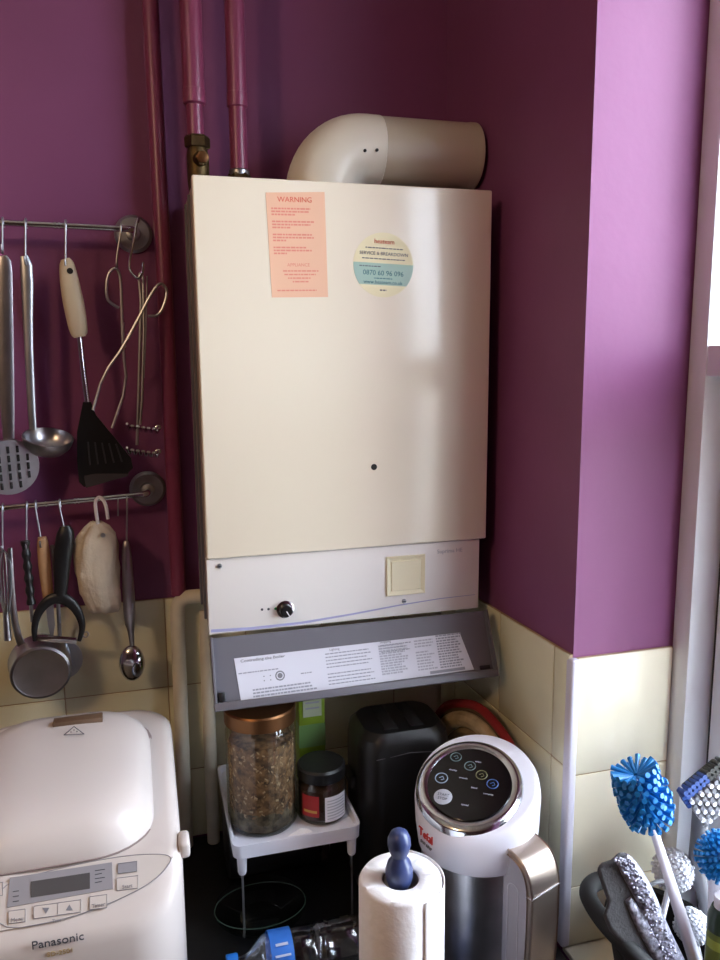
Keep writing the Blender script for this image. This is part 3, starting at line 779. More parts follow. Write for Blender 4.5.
def button(x0, y0, x1, y1, sl, mt=BMP, txt=None, sym=None):
    b = B(); c4 = [(x0, y1), (x1, y1-sl), (x1, y0-sl), (x0, y0)]
    b.prism([pp(*q, .0004) for q in c4], pn*.0009); b.mi = 1
    c_ = [pp(*q, .0014) for q in c4]
    b.tube(c_, .00035, 5, closed=True)
    mx, my_ = (x0+x1)/2, (y0+y1-sl)/2
    if sym: b.prism([pp(mx+a*3.6, my_-s_*3, .0014) for a, s_ in ((-1, -sym), (1, -sym), (0, sym))], pn*.0003)
    if txt:
        dd = (pp(mx+5, my_-5*sl/(x1-x0), 0)-pp(mx, my_, 0)).normalized()
        b.text(txt, pp(mx, my_+5, .0014), X, pv, .0052, 'CENTER')
    return obj('button', b, [mt, INK], cpn)
button(118, 864, 137, 874, 2.4, BMG)
button(117, 878.5, 138, 891, 2.6, BMP, 'Start')
button(90, 897, 107, 910, 2.2, BMP, 'Timer')
button(34, 906.5, 58, 919, 3.2, BMP, None, -1)
button(58, 903.2, 81, 915.5, 3.2, BMP, None, 1)
button(9, 911.5, 25.5, 924, 2.2, BMP, 'Menu')
button(-8, 884, 3, 897, 1.5, BMP)
b = B(); b.text('Time', pp(52, 923, .0006), X, pv, .0042); obj('timer_lettering', b, INK, cpn)
b = B(); tp = at(31.5, 949.5, FRY-.0002); b.text('Panasonic', tp, X, Z_, .0122, wide=1.0, ext=.0004); obj('brand_lettering', b, INKD, body)
b = B(); tp = at(47, 957, FRY-.0002); b.text('SD-2501', tp, X, Z_, .0070, ext=.0003); obj('model_lettering', b, mat('gold_ink', '#b09a70', .5), body)

# ================================================================ rack, jars and boxes under the boiler
RZ = -.664
rx0, rx1, ry0, ry1 = .0925, .2720, .982, 1.205
t = empty('plastic_rack', ((rx0+rx1)/2, (ry0+ry1)/2, CT), 'white plastic rack tray standing on thin legs', 'rack')
b = B()
cxr, cyr, hxr, hyr = (rx0+rx1)/2, (ry0+ry1)/2, (rx1-rx0)/2, (ry1-ry0)/2
b.rings([rrect(cxr, cyr, hxr, hyr, .012, RZ-.014), rrect(cxr, cyr, hxr+.001, hyr+.001, .012, RZ+.006), rrect(cxr, cyr, hxr-.003, hyr-.003, .010, RZ+.006), rrect(cxr, cyr, hxr-.005, hyr-.005, .010, RZ-.003)])
obj('tray', b, WHITEP, t)
for sx_, sy_ in ((rx0+.012, ry0+.011), (rx1-.011, ry0+.011), (rx0+.012, ry1-.012), (rx1-.011, ry1-.012)):
    b = B(); b.lathe([(.0050, -.043), (.0062, -.040), (.0072, -.012)], (sx_, sy_, RZ), Z_, 16); b.mi = 1
    b.cyl((sx_, sy_, CT+.0005), (sx_, sy_, RZ-.041), .0016, n=8); obj('leg', b, [WHITEP, DSTEEL], t)
# large storage jar
jx, jy, jr, jb = .143, 1.050, .0502, RZ-.0025
t = empty('storage_jar', (jx, jy, jb), 'tall glass jar of muesli with a copper coloured lid on the white rack', 'jar')
b = B(); b.lathe([(.035, 0), (jr-.004, .001), (jr, .006), (jr, .143), (jr-.003, .153), (jr-.004, .156)], (jx, jy, jb), Z_, 48, True, False); obj('glass', b, GLASSM, t)
b = B(); b.lathe([(jr-.008, .0035), (jr-.0035, .008), (jr-.0035, .034)], (jx, jy, jb), Z_, 48); obj('seeds', b, SEEDS, t)
b = B(); b.lathe([(jr-.0035, .0342), (jr-.0035, .124), (jr-.006, .130), (.02, .131)], (jx, jy, jb), Z_, 48)
for k in range(520):
    a = random.uniform(-PI, .2); h_ = random.uniform(.03, .129); c_ = V((jx+(jr-.0042)*math.cos(a), jy+(jr-.0042)*math.sin(a), jb+h_))
    b.mi = random.choice((0, 1, 1, 2)); s_ = random.uniform(.0012, .0026); tdir = V((-math.sin(a), math.cos(a), 0)); rdir = V((math.cos(a), math.sin(a), 0))
    b.frame(c_, (tdir*random.uniform(.3, 1)+Z_*random.uniform(-1, 1)).normalized(), rdir, (tdir*random.uniform(-.3, .3)+Z_).normalized(), s_, .0011, s_*.6)
tag(obj('muesli', b, [MUESLI, mat('oat_flake', '#8d6c4c', .8), mat('pale_flake', '#b79c7c', .8)], t), None, None, kind='stuff')
b = B(); b.lathe([(jr-.001, .156), (jr+.0008, .157), (jr+.0008, .176), (jr-.001, .1785), (.01, .179)], (jx, jy, jb), Z_, 48); obj('lid', b, COPPER, t)
# small jar
sx0, sy0, sr = .2285, 1.040, .0365
t = empty('spread_jar', (sx0, sy0, jb), 'small jar of dark spread with black lid and white label on the rack', 'jar')
b = B(); b.lathe([(sr-.006, 0), (sr-.001, .004), (sr, .008), (sr, .050), (sr-.003, .058), (sr-.006, .063)], (sx0, sy0, jb), Z_, 40, True, False); obj('glass', b, GLASSM, t)
b = B(); b.lathe([(sr-.008, .003), (sr-.003, .008), (sr-.003, .052)], (sx0, sy0, jb), Z_, 40); obj('spread', b, SAUCE, t)
b = B(); b.lathe([(sr-.003, .063), (sr-.001, .064), (sr-.001, .079), (sr-.004, .082), (.005, .0822)], (sx0, sy0, jb), Z_, 40); obj('lid', b, BLACK, t)
def wrap(b, c, r, z0, z1, a0, a1, n=14):
    A = [a0+(a1-a0)*i/n for i in range(n+1)]
    b.rings([[V((c[0]+r*math.cos(a), c[1]+r*math.sin(a), z)) for a in A] for z in (z0, z1)], False, False, False)
b = B(); wrap(b, (sx0, sy0), sr+.0006, jb+.008, jb+.046, math.radians(-95), math.radians(-38)); b.mi = 1
for k in range(7): wrap(b, (sx0, sy0), sr+.0009, jb+.012+k*.0045, jb+.0134+k*.0045, math.radians(-90), math.radians(-44), 8)
obj('white_label', b, [PAPER, INKL], t)
b = B(); wrap(b, (sx0, sy0), sr+.0006, jb+.016, jb+.048, math.radians(-150), math.radians(-108)); b.mi = 1
wrap(b, (sx0, sy0), sr+.0009, jb+.022, jb+.026, math.radians(-145), math.radians(-113), 8); obj('red_label', b, [REDL, mat('gold_print', '#c29a4a', .5)], t)
# folded tissue on tray
b = B(); b.prism([(.200, 1.0, RZ-.002), (.188, .992, RZ+.006), (.168, .990, RZ-.002), (.204, .992, RZ-.002)], (0, .0015, .004)); tag(obj('paper_scrap', b, TISSUE), 'small crumpled white paper scrap at the foot of the jars', 'paper')
# green carton behind
c0 = at(310, 730, 1.13)
b = B(); b.box((c0.x-.020, 1.115, RZ-.002), (c0.x+.021, 1.155, -.475), .002); b.mi = 1
b.box((c0.x-.0203, 1.1146, -.60), (c0.x+.0213, 1.14, -.563)); b.mi = 2
b.frame((c0.x+.001, 1.1143, -.520), X, Y_, Z_, .0145, .0004, .030)
b.mi = 3
for k in range(5): b.frame((c0.x+.001, 1.1139, -.50-k*.009), X, Y_, Z_, .011, .0003, .0013)
tag(obj('green_carton', b, [GREENL, GREEND, mat('pale_print', '#cdd6b4', .5), INKL]), 'lime green carton with pale print standing behind the jars', 'carton')
# black bread bin / toaster
t = empty('toaster', (.356, 1.07, CT), 'large black toaster with rounded corners in the dark under the flap', 'toaster')
b = B(); tx, ty_, thx, thy = .354, 1.065, .071, .060
zt = -.542
b.rings([rrect(tx, ty_, thx-.004, thy-.004, .03, CT+.002), rrect(tx, ty_, thx, thy, .035, CT+.01), rrect(tx, ty_, thx, thy, .035, zt-.03), rrect(tx, ty_, thx-.003, thy-.003, .034, zt-.012), rrect(tx, ty_, thx-.012, thy-.012, .03, zt-.002), rrect(tx, ty_, thx-.03, thy-.03, .02, zt)])
tb = obj('body', b, BLACK, t)
b = B()
for dx in (-.022, .018): b.box((tx+dx-.010, ty_-.04, zt-.0005), (tx+dx+.010, ty_+.04, zt+.0008), .0005)
obj('slot', b, BLACKM, tb)
b = B(); b.tube([V((tx-thx+.02, ty_-thy+.001, zt-.035)), V((tx, ty_-thy-.0002, zt-.030)), V((tx+thx-.03, ty_-thy+.0003, zt-.034))], .0006, 6); obj('edge_highlight', b, GREYP, tb)  # highlight along the top front edge, drawn as a thin grey line
b = B(); b.box((tx-thx-.008, ty_-.02, -.64), (tx-thx+.001, ty_+.02, -.62), .003); obj('lever', b, BLACK, t)
# round raffia tray with red edge leaning in the corner
t = empty('raffia_tray', (.470, 1.035, CT), 'round cream raffia tray with a red rim leaning in the tiled corner', 'tray')
rc = V((.470, 1.035, -.655)); ax = V((-.97, -.25, .10)).normalized(); tux = V((.25, -.97, 0)); tuy = ax.cross(tux).normalized(); tuy = tuy if tuy.z > 0 else -tuy
def arc_ring(b, r_, th, lift, wob=0):
    pts = [rc+ax*lift+(tux*math.cos(a)+tuy*math.sin(a))*(r_+wob*math.sin(9*a)) for a in [2*PI*i/72 for i in range(72)]]
    b.tube(pts, th, 10, closed=True)
b = B(); b.lathe([(.085, -.004), (.085, 0)], rc, ax, 48)
for k, r_ in enumerate((.020, .034, .048, .062, .076)): arc_ring(b, r_, .0075, .003)
obj('woven_base', b, mat('dark_raffia', '#8a7558', .9, bump=1, bscale=80, var=.2, vscale=40), t)
b = B(); arc_ring(b, .097, .0125, .008); obj('cream_band', b, WICKER, t)
b = B(); arc_ring(b, .121, .0068, .006, .001); obj('red_rim', b, REDF, t)
b = B(); arc_ring(b, .1115, .0055, .003, .001); obj('dark_band', b, mat('brown_binding', '#5a4530', .9), t)

# dark pot lying in the shadow and glass lid
t = empty('canister', (.17, 1.14, CT), 'black canister lying on its side in the dark below the rack', 'canister')
b = B(); b.lathe([(.048, 0), (.056, .002), (.058, .008), (.058, .135), (.055, .140), (.048, .141)], (.095, 1.140, CT+.0585), X, 40); obj('body', b, BLACK, t)
b = B(); b.lathe([(.0595, .0), (.0595, .012), (.05, .016), (.045, .014)], (.2365, 1.140, CT+.0585), X, 40); obj('end_cap', b, mat('brown_black', '#2a1c18', .35), t)
t = empty('glass_saucer', (.133, 1.03, CT), 'thin glass saucer whose pale rim shows in the dark under the rack', 'saucer')
b = B(); b.lathe([(.028, .001), (.030, .0), (.055, .010), (.066, .016), (.066, .0175), (.055, .012), (.030, .003)], (.133, 1.03, CT+.0008), Z_, 48); obj('dish', b, GLASSM, t)
b = B(); b.tube([V((.133+.066*math.cos(a), .03+1.0+.048*math.sin(a), CT+.018)) for a in [2*PI*i/60 for i in range(60)]], .0007, 8, closed=True); obj('rim', b, mat('pale_glass_edge', '#4a6055', .2), t)
# water bottle lying down
bc = V((.0, .905, CT+.0335))
def bl_(x_): return V((x_, bc.y, bc.z))
t = empty('water_bottle', (.15, bc.y, CT), 'clear plastic water bottle with blue label lying on the worktop', 'bottle')
b = B(); b.lathe([(.0105, .094), (.0105, .102), (.013, .108), (.022, .118), (.030, .128), (.0325, .138), (.0325, .150), (.031, .153), (.0325, .156), (.0325, .190), (.030, .194), (.0325, .198), (.031, .205), (.0325, .209), (.031, .214), (.0325, .218), (.0325, .245), (.030, .255), (.02, .257)], (-.008, bc.y, bc.z), X, 32); obj('bottle', b, PETM, t)
b = B(); b.lathe([(.0145, 0), (.0150, .001), (.0150, .013), (.0140, .0145)], (.0715, bc.y, bc.z), X, 24); obj('cap', b, BLUEC, t)
b = B(); b.lathe([(.0330, 0), (.0330, .029)], (.120+.006, bc.y, bc.z), X, 32, False, False); b.mi = 1
for k in range(3):
    a = math.radians(20+k*22); wz = V((0, -math.cos(a), math.sin(a)))
    b.frame(V((.1405, bc.y, bc.z))+wz*.0333, X, Z_.cross(X), wz, .012-.002*k, .003, .0004)
obj('label', b, [BLUEP, mat('white_print', '#cfdcf4', .4)], t)

# ================================================================ soup maker
sc = V((.3990, .870, 0)); sR = .0775
sf = V((-.58, -.81, 0)).normalized(); sr_ = V((.81, -.58, 0))
t = empty('soup_maker', (sc.x, sc.y, CT), 'white and steel soup maker jug with black touch panel on top', 'soup maker')
b = B(); b.lathe([(.068, .0), (.071, .004), (.0715, .02), (.0725, .175)], (sc.x, sc.y, CT+.0005), Z_, 56); sb_ = obj('steel_body', b, STEEL, t)
b = B(); b.lathe([(.0725, 0), (.0732, .003), (.0732, .012), (.0705, .016)], (sc.x, sc.y, CT+.0003), Z_, 56); obj('base_ring', b, DGREYP, t)
# collar: tilted top
tn = (Z_+sf*.36).normalized(); tcn_ = V((sc.x, sc.y, -.5515))
def on_tilt(r_, k, n, lift=0, cx_=0, cy_=0, ex=1):
    a = 2*PI*k/n; d = X*math.cos(a)+Y_*math.sin(a); p_ = V((sc.x, sc.y, 0))+d*r_+V((-.98, -.2, 0))*cx_
    z_ = tcn_.z-((p_-tcn_).dot(sf)*tn.dot(sf))/tn.z
    return V((p_.x, p_.y, z_))+Z_*lift
n = 64
b = B(); zc = -.634
rs = [[V((sc.x+(.0735)*math.cos(2*PI*k/n), sc.y+.0735*math.sin(2*PI*k/n), zc)) for k in range(n)],
      [V((sc.x+(.0765)*math.cos(2*PI*k/n), sc.y+.0765*math.sin(2*PI*k/n), zc+.002)) for k in range(n)],
      [V((sc.x+(.0800)*math.cos(2*PI*k/n), sc.y+.0800*math.sin(2*PI*k/n), zc+.03)) for k in range(n)]]
rs += [[on_tilt(.0815, k, n, -.014) for k in range(n)], [on_tilt(.0800, k, n, -.004) for k in range(n)], [on_tilt(.0770, k, n, .001) for k in range(n)], [on_tilt(.0720, k, n, .002) for k in range(n)], [on_tilt(.0600, k, n, .001) for k in range(n)]]
b.rings(rs); col_w = obj('collar', b, WHITEP, t, 50)
b = B(); rs = []
for r_, l_ in ((.0690, -.003), (.0685, .004), (.0660, .0070), (.0605, .0075), (.0535, .0055), (.0500, .0030)):
    rs.append([on_tilt(r_, k, n, l_, .0125) for k in range(n)])
b.rings(rs); bz = obj('chrome_bezel', b, CHROME, t, 60)
b = B(); b.rings([[on_tilt(.0535, k, n, l_, .0125) for k in range(n)] for l_ in (.0035, .0068)])
pnl = obj('touch_panel', b, BLACKG, t)
tpo = on_tilt(0, 0, n, .0071, .0065); tu = (sr_-tn*sr_.dot(tn)).normalized(); tv = tn.cross(tu)
def sp_(px, py): return atp(px, py, tpo, tn)
b = B()
ICN = ((456, 757, .0072, 0), (470, 766, .0072, 0), (481.5, 775, .0072, 1), (492.5, 784, .0072, 2), (441.5, 778, .0080, 3))
for ix, iy, ir, mi in ICN:
    c_ = sp_(ix, iy); b.mi = mi
    b.tube([c_+tu*ir*math.cos(a)+tv*ir*math.sin(a) for a in [2*PI*i/20 for i in range(20)]], .0007, 6, closed=True)
    b.tube([c_+tu*-.003, c_+tv*.003+tu*.001, c_+tu*.0035-tv*.001, c_-tv*.003], .0006, 6)
obj('icons', b, [mat('icon_grey', '#5f7474', .4), mat('icon_gold', '#6d6c48', .4), mat('icon_blue', '#3b5f98', .4), mat('icon_pale', '#8fa0b4', .4)], pnl)
b = B(); c_ = sp_(443, 797); b.lathe([(.0118, 0), (.0118, .0008), (.0105, .0012)], c_, tn, 28); b.mi = 1
b.text('START', c_+tv*.001+tn*.0012, tu, tv, .0052, 'CENTER'); b.text('STOP', c_-tv*.005+tn*.0012, tu, tv, .0052, 'CENTER')
obj('start_button', b, [mat('pale_button', '#a9aab4', .35), INKD], pnl)
b = B()
for q, s_ in ((('smooth', 462, 778), .0036), (('chunky', 452, 770), .0036), (('blend', 474, 788), .0036), (('compote', 486, 794), .0036), (('speed', 464, 805), .004), (('select', 478, 762), .0036)):
    b.text(q[0], sp_(q[1]-3, q[2]), tu, tv, s_)
tag(obj('panel_lettering', b, INKL, pnl), None, None, kind='stuff')
# red logo on the collar, wrapped on its curved side
def on_collar(ang, z, r_=.0806): return V((sc.x+r_*math.cos(ang), sc.y+r_*math.sin(ang), z))
b = B(); best = None
for k in range(720):
    a = 2*PI*k/720; 
    if math.sin(a) > .3: continue
    p_ = on_collar(a, -.602); q = p_.dot(fw); px_, py__ = 360+F*p_.dot(rt)/q, 480-F*p_.dot(up)/q
    if best is None or abs(px_-426) < best[0]: best = (abs(px_-426), a, py__)
la = best[1]; lu = V((-math.sin(la), math.cos(la), 0)); 
if lu.dot(rt) < 0: lu = -lu
nrm_ = V((math.cos(la), math.sin(la), 0))
b.text('Tefal', on_collar(la, -.6045, .0803)+nrm_*.0004, lu, Z_, .0155, 'CENTER', ext=.0008); b.mi = 1
b.text('EASY SOUP', on_collar(la, -.6145, .0796)+nrm_*.0004, lu, Z_, .0048, 'CENTER', ext=.0008)
obj('brand_lettering', b, [mat('logo_red', '#c8342f', .4), INK], col_w)
# water window stripes on steel (dark reflections are real), measuring strip
# handle
hdv = V((.37, -.929, 0)).normalized(); hside = V((hdv.y, -hdv.x, 0))
def hp_(r_, z): return V((sc.x, sc.y, z))+hdv*r_
path = [(.066, -.598), (.080, -.598), (.095, -.602), (.105, -.611), (.111, -.627), (.1125, -.645), (.112, -.70), (.109, -.765), (.100, -.785), (.071, -.788)]
def sweep(b, path, hw, th, rnd=.003):
    P = [hp_(r_, z) for r_, z in path]
    for _ in range(2):
        q = [P[0]]
        for a, c_ in zip(P, P[1:]): q += [a*.75+c_*.25, a*.25+c_*.75]
        P = q+[P[-1]]
    rs = []
    for i, p_ in enumerate(P):
        d = (P[min(i+1, len(P)-1)]-P[max(i-1, 0)]).normalized(); nn_ = hside.cross(d)
        ring = []
        for s1, s2 in ((1, 1), (-1, 1), (-1, -1), (1, -1)):
            order = ((1, 0), (0, 1)) if s1*s2 > 0 else ((0, 1), (1, 0))
            for (e1, e2) in order:
                ring.append(p_+hside*s1*(hw-rnd*e1)+nn_*s2*(th-rnd*e2*.8))
        rs.append(ring)
    b.rings(rs)
b = B(); sweep(b, path, .0265, .0050, .002); hnd = obj('handle', b, CHAMP, t, 40)
inner = [(.068, -.602), (.082, -.602), (.093, -.606), (.101, -.614), (.106, -.629), (.1075, -.645), (.107, -.70), (.104, -.762), (.097, -.779), (.068, -.782)]
b = B(); b.prism([hp_(r_, z)-hside*.0225 for r_, z in inner], hside*.045); obj('grip_side', b, GREYH, hnd, 40)
b = B()
for s_ in (-1, 1):
    c_ = hp_(.084, -.70)+hside*s_*.0226
    b.rings([[c_+hside*s_*l_+hdv*(p_.x)+Z_*(p_.y) for p_ in rrect(0, 0, hx_, .062-.0085+hx_, hx_, 0)] for hx_, l_ in ((.0090, -.001), (.0090, .0004), (.0078, .0004), (.0072, -.0008))])
obj('grip_recess', b, mat('pale_grip', '#b4b2bc', .4), hnd)
b = B(); sweep(b, [(.1122, -.6395), (.1123, -.6405)], .0266, .0053, .001); obj('seam', b, PAPER, hnd)

# ================================================================ kitchen roll
kc_ = V((.2490, .738, 0)); kr = .0455; kt = -.563
t = empty('kitchen_roll', (kc_.x, kc_.y, CT), 'white kitchen roll standing upright in front of the soup maker', 'kitchen roll')
b = B(); n = 64; rs = []
def kring(r_, z, w_=.0): return [V((kc_.x+(r_+w_*math.sin(7*a)+(.004 if False else 0))*math.cos(a), kc_.y+(r_+w_*math.sin(7*a))*math.sin(a), z)) for a in [2*PI*k/n for k in range(n)]]
b.rings([kring(kr, CT+.0105, .0003), kring(kr+.0003, -.70, .0004), kring(kr, kt-.004, .0004), kring(kr-.003, kt), kring(.0215, kt-.0015), kring(.0200, kt-.003), kring(.0198, CT+.0105)], False, False); obj('tissue', b, TISSUE, t, 60)
b = B(); A = [math.radians(a) for a in range(-75, 62, 5)]
P0 = [V((kc_.x+(kr+.0018+.0045*((i/len(A))**1.5))*math.cos(a), kc_.y+(kr+.0018+.0045*((i/len(A))**1.5))*math.sin(a), 0)) for i, a in enumerate(A)]
b.rings([[p+Z_*z for p in P0] for z in (CT+.012, -.7, kt-.003)], False, False, False)
ls = obj('loose_sheet', b, TISSUE, t, 60)
md = ls.modifiers.new('solid', 'SOLIDIFY'); md.thickness = .0008
b = B(); b.lathe([(.0205, CT+.011), (.0198, kt-.004)], (kc_.x, kc_.y, 0), Z_, 40, False, False); obj('cardboard_core', b, mat('cardboard', '#a08f7c', .9), t)
t = empty('roll_holder', (kc_.x-.001, kc_.y, CT), 'kitchen roll holder with a dark blue turned knob above the roll', 'roll holder')
b = B(); b.lathe([(.060, .001), (.062, .003), (.062, .008), (.058, .010), (.001, .0102)], (kc_.x, kc_.y, CT), Z_, 48); obj('base', b, BLUEK, t)
b = B(); b.cyl((kc_.x-.001, kc_.y, CT+.010), (kc_.x-.001, kc_.y, kt-.008), .0095); obj('post', b, BLUEK, t)
b = B(); kz = kt-.012
b.lathe([(.010, 0), (.0128, .004), (.0150, .012), (.0152, .020), (.0128, .029), (.0090, .0345), (.0085, .037), (.0108, .042), (.0128, .050), (.0125, .057), (.0095, .064), (.005, .0675), (.001, .068)], (kc_.x-.0015, kc_.y, kz), Z_, 32); obj('knob', b, BLUEK, t)

# ================================================================ sink caddy and brushes
CADDY0 = set(SC.objects)
# oval caddy on the sill
SILL0, SILL = SILL, -.796
cx_, cy_ = .596, .700
t = empty('brush_caddy', (cx_, cy_, SILL), 'charcoal plastic caddy on the tiled sill full of washing-up brushes', 'caddy')
def oval(hx_, hy_, z, n_=48): return [V((cx_+hx_*math.cos(2*PI*k/n_), cy_+hy_*math.sin(2*PI*k/n_), z)) for k in range(n_)]
b = B(); b.rings([oval(.056, .105, SILL+.0005), oval(.060, .110, SILL+.01), oval(.074, .125, SILL+.085), oval(.071, .122, SILL+.085), oval(.057, .107, SILL+.010), oval(.03, .06, SILL+.008)]); obj('tub', b, CHARC, t)
b = B(); b.tube(oval(.0735, .1245, SILL+.086), .0045, 10, closed=True); obj('rim', b, CHARC, t)
b = B(); hnd_pts = [at(648, 968, .66), at(625, 945, .675), at(603, 922, .70), at(588, 900, .73), at(585, 888, .745), at(592, 880, .76), at(606, 876, .765), at(622, 880, .765)]
b.tube(hnd_pts, .0105, 14, smooth=2); obj('handle_loop', b, CHARC, t)

def bristles(b, base, axis, L, r0, rt_, rows, per, tuft=.0028, taper=1.3):
    """rows of tufts standing out from a core"""
    axis = V(axis).normalized(); u = axis.orthogonal().normalized(); v = axis.cross(u)
    for i in range(rows):
        f = i/(rows-1)
        for k in range(per):
            a = 2*PI*(k+.5*(i % 2))/per
            d = (u*math.cos(a)+v*math.sin(a)+axis*(-.35+.7*f+random.uniform(-.07, .07))).normalized()
            rr = (r0 if not callable(r0) else r0(f))*random.uniform(.93, 1.07)
            o_ = base+axis*L*f
            b.cyl(o_+d*.003, o_+d*rr, tuft*.6, tuft*taper, 7)
# bottle brush
hb = at(648, 811, .700); ht = at(636, 775, .706); he = at(700, 975, .69)
t = empty('bottle_brush', he, 'long white handled brush with bright blue bristles standing tallest in the caddy', 'brush', None)
b = B(); b.tube([he, he*.5+hb*.5, hb+(he-hb)*.12, hb, ht], [.0085, .0070, .0050, .0035, .0028], 14, flat=1.0); obj('handle', b, WHITEP, t)
b = B(); bristles(b, hb+(ht-hb)*.04, ht-hb, (ht-hb).length*1.05, lambda f: .027+.004*math.sin(PI*min(1, f*1.1)), 0, 9, 17, .0019, 1.7); obj('bristles', b, BLUEB, t)
# silvery scourer mitt draped at the front
t = empty('scourer_cloth', at(640, 950, .70), 'grey microfibre scourer pad with a sparkly silver edge leaning in the caddy', 'scourer')
outl = [(594, 866), (600, 860), (609, 857), (619, 848), (626, 851), (640, 872), (652, 895), (664, 925), (684, 962), (640, 975), (628, 950), (608, 930), (601, 914), (606, 900), (600, 884)]
b = B(); b.rings([[at(*q, .688) for q in outl], [at(*q, .672+0) for q in outl]]); pad = obj('pad', b, GREYC, t, 50)
md = pad.modifiers.new('bev', 'BEVEL'); md.width = .005; md.segments = 3; md.limit_method = 'ANGLE'; md.angle_limit = math.radians(60)
b = B(); ed = [(619, 851), (624, 858), (634, 874), (646, 896), (657, 925), (674, 960)]
b.tube([at(q[0]+1, q[1]+4, .6735) for q in ed], [.0075, .011, .0125, .012, .0125, .013], 12, smooth=2, flat=.75, up_=Y_)
ed2 = [(625, 893), (634, 910), (644, 928), (660, 955)]
b.tube([at(q[0]+2, q[1]+4, .671) for q in ed2], [.004, .007, .008, .009], 12, smooth=2, flat=.7, up_=Y_)
for k in range(260):
    f = random.random(); i = min(len(ed)-2, int(f*(len(ed)-1))); g_ = f*(len(ed)-1)-i
    q = (ed[i][0]*(1-g_)+ed[i+1][0]*g_+random.uniform(-7, 9), ed[i][1]*(1-g_)+ed[i+1][1]*g_+4)
    b.ball(at(*q, .6635+random.uniform(-.001, .003)), .0017, nu=5, nv=4)
obj('sparkly_edge', b, SPARK, t, 60)
# scrubbing brush head with blue edge and chequered white tufts
t = empty('scrubbing_brush', at(700, 880, .76), 'dish brush with white tufts in rows and a dark blue edge, upper right', 'brush')
g0 = at(681, 786, .735); gu = (at(722, 752, .735)-g0).normalized(); gv = (at(712, 826, .735)-g0).normalized()
b = B(); cg = at(712, 788, .735); gn = gu.cross(gv).normalized(); gn = -gn if gn.y > 0 else gn
gv2 = gn.cross(gu).normalized(); gv2 = -gv2 if gv2.z > 0 else gv2
b.frame(cg-gn*.016+gu*.004, gu, gv2, gn, .028, .019, .006, .004, 3); obj('block', b, BLACK, t)
b = B()
for i in range(-4, 6):
    for j in range(-2, 4):
        b.mi = 0 if (i+j) % 2 == 0 else 1
        q = cg+gu*i*.0068+gv2*j*.0072; b.cyl(q-gn*.010, q+gn*.010+gu*i*.001+gv2*j*.001, .0026, .0030, 7)
obj('white_tufts', b, [WHITEB, GREYB], t)
b = B()
for i in range(-5, 6):
    b.mi = 1 if i > 0 else 0
    
    for w_ in (.0195, .0255): q = cg+gu*i*.0062-gv2*w_; b.cyl(q-gn*.010, q+gn*(.010-w_*.2)-gv2*.003, .0024, .0033, 7)
for j in range(-3, 3):
    b.mi = 0; q = cg-gu*.033+gv2*(j*.007-.004)
    if j < 0: b.cyl(q-gn*.010, q+gn*.006-gu*.003, .0024, .0031, 7)
obj('blue_edge', b, [BLUED, BLACK], t)
b = B(); b.tube([cg-gn*.020, at(700, 835, .755), at(697, 862, .755), at(704, 890, .75), at(712, 930, .74)], [.008, .011, .0115, .0095, .008], 14, smooth=2); obj('handle', b, GREYB, t)
# round blue brush standing in a white collar, bottom right
t = empty('round_brush', at(716, 960, .68), 'round bright blue bristle brush on a white stem at the right edge', 'brush')
rb = at(723, 855, .69)
b = B()
N = 190
for k in range(N):
    z_ = 1-1.72*(k+.5)/N; r_ = math.sqrt(1-z_*z_); a = k*2.39996
    d = V((r_*math.cos(a), r_*math.sin(a), z_)); b.cyl(rb+d*.012, rb+d*.031*random.uniform(.95, 1.05), .0016, .0024, 6)
b.ball(rb, .020); obj('bristles', b, BLUEB, t)
b = B(); b.lathe([(.0105, -.13), (.0125, -.05), (.0155, -.027), (.017, -.020), (.012, -.014)], rb, Z_, 24); obj('stem', b, WHITEP, t)
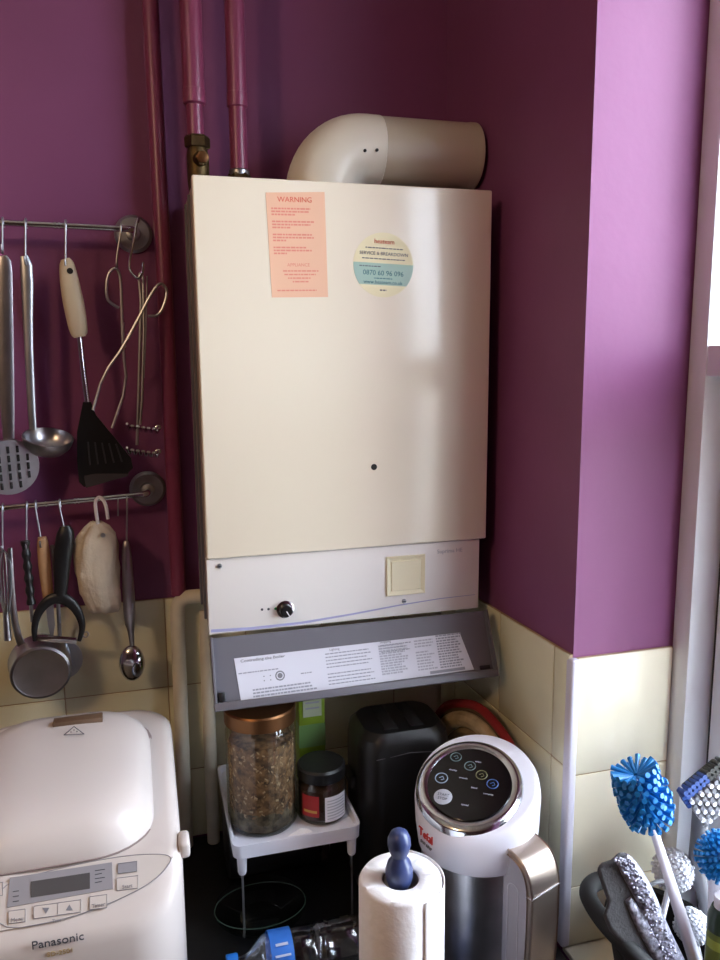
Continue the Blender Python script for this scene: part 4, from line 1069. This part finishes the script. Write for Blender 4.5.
# two fluffy white brush heads
def puff(px, py, Y, r_, label, he_):
    c_ = at(px, py, Y); t = empty('dish_brush', c_-Z_*r_, label, 'brush', None)
    b = B(); N = 260
    for k in range(N):
        z_ = 1-2*(k+.5)/N; rr = math.sqrt(1-z_*z_); a = k*2.39996
        d = V((rr*math.cos(a), rr*math.sin(a), z_)); b.cyl(c_+d*r_*.6, c_+d*r_*random.uniform(.92, 1.06), r_*.06, r_*.085, 6)
    b.ball(c_, r_*.82); obj('bristles', b, WHITEB, t)
    b = B(); b.tube([c_, he_], .004, 10); obj('handle', b, WHITEP, t)
puff(673, 868, .765, .026, 'white round dish brush head behind the tall blue brush', at(655, 945, .74))
puff(692, 925, .735, .022, 'smaller white round dish brush head low in the caddy', at(706, 985, .72))
b = B(); b.tube([at(634, 895, .745), at(645, 885, .745), at(660, 878, .745), at(671, 882, .745), at(676, 892, .745)], .0028, 8, smooth=2)
tag(obj('plastic_loop', b, mat('clear_loop', '#8b8c92', .2)), 'thin translucent plastic loop between scourer pad and white brush', 'loop')
# green bottle
gb = at(722, 930, .66)
t = empty('soap_bottle', (gb.x, gb.y, SILL+.009), 'dark green labelled bottle cut off by the lower right edge', 'bottle')
b = B(); b.lathe([(.014, 0), (.016, .003), (.016, .155), (.012, .168)], (gb.x, gb.y+.0, SILL+.0095), Z_, 28); obj('body', b, mat('dark_green_plastic', '#2a3a2c', .3), t)
b = B(); wrap(b, (gb.x, gb.y), .0164, SILL+.09, SILL+.15, math.radians(160), math.radians(330)); b.mi = 1
wrap(b, (gb.x, gb.y), .0167, SILL+.130, SILL+.142, math.radians(170), math.radians(320), 8); obj('label', b, [mat('olive_label', '#6b7a3a', .5), mat('lime_print', '#9fb050', .5)], t)
b = B(); b.lathe([(.010, 0), (.010, .014), (.007, .016)], (gb.x, gb.y, SILL+.1775), Z_, 20); obj('cap', b, WHITEP, t)

for o in set(SC.objects)-CADDY0:                                # the caddy and its brushes, set down on the sill
    if o.parent is None: o.location += V((.012, .014, SILL0-SILL))
# ---------------------------------------------------------------- lift everything to stand on the floor
for o in list(SC.objects):
    if o.parent is None and o.type in ('MESH', 'EMPTY'): o.location.z += H
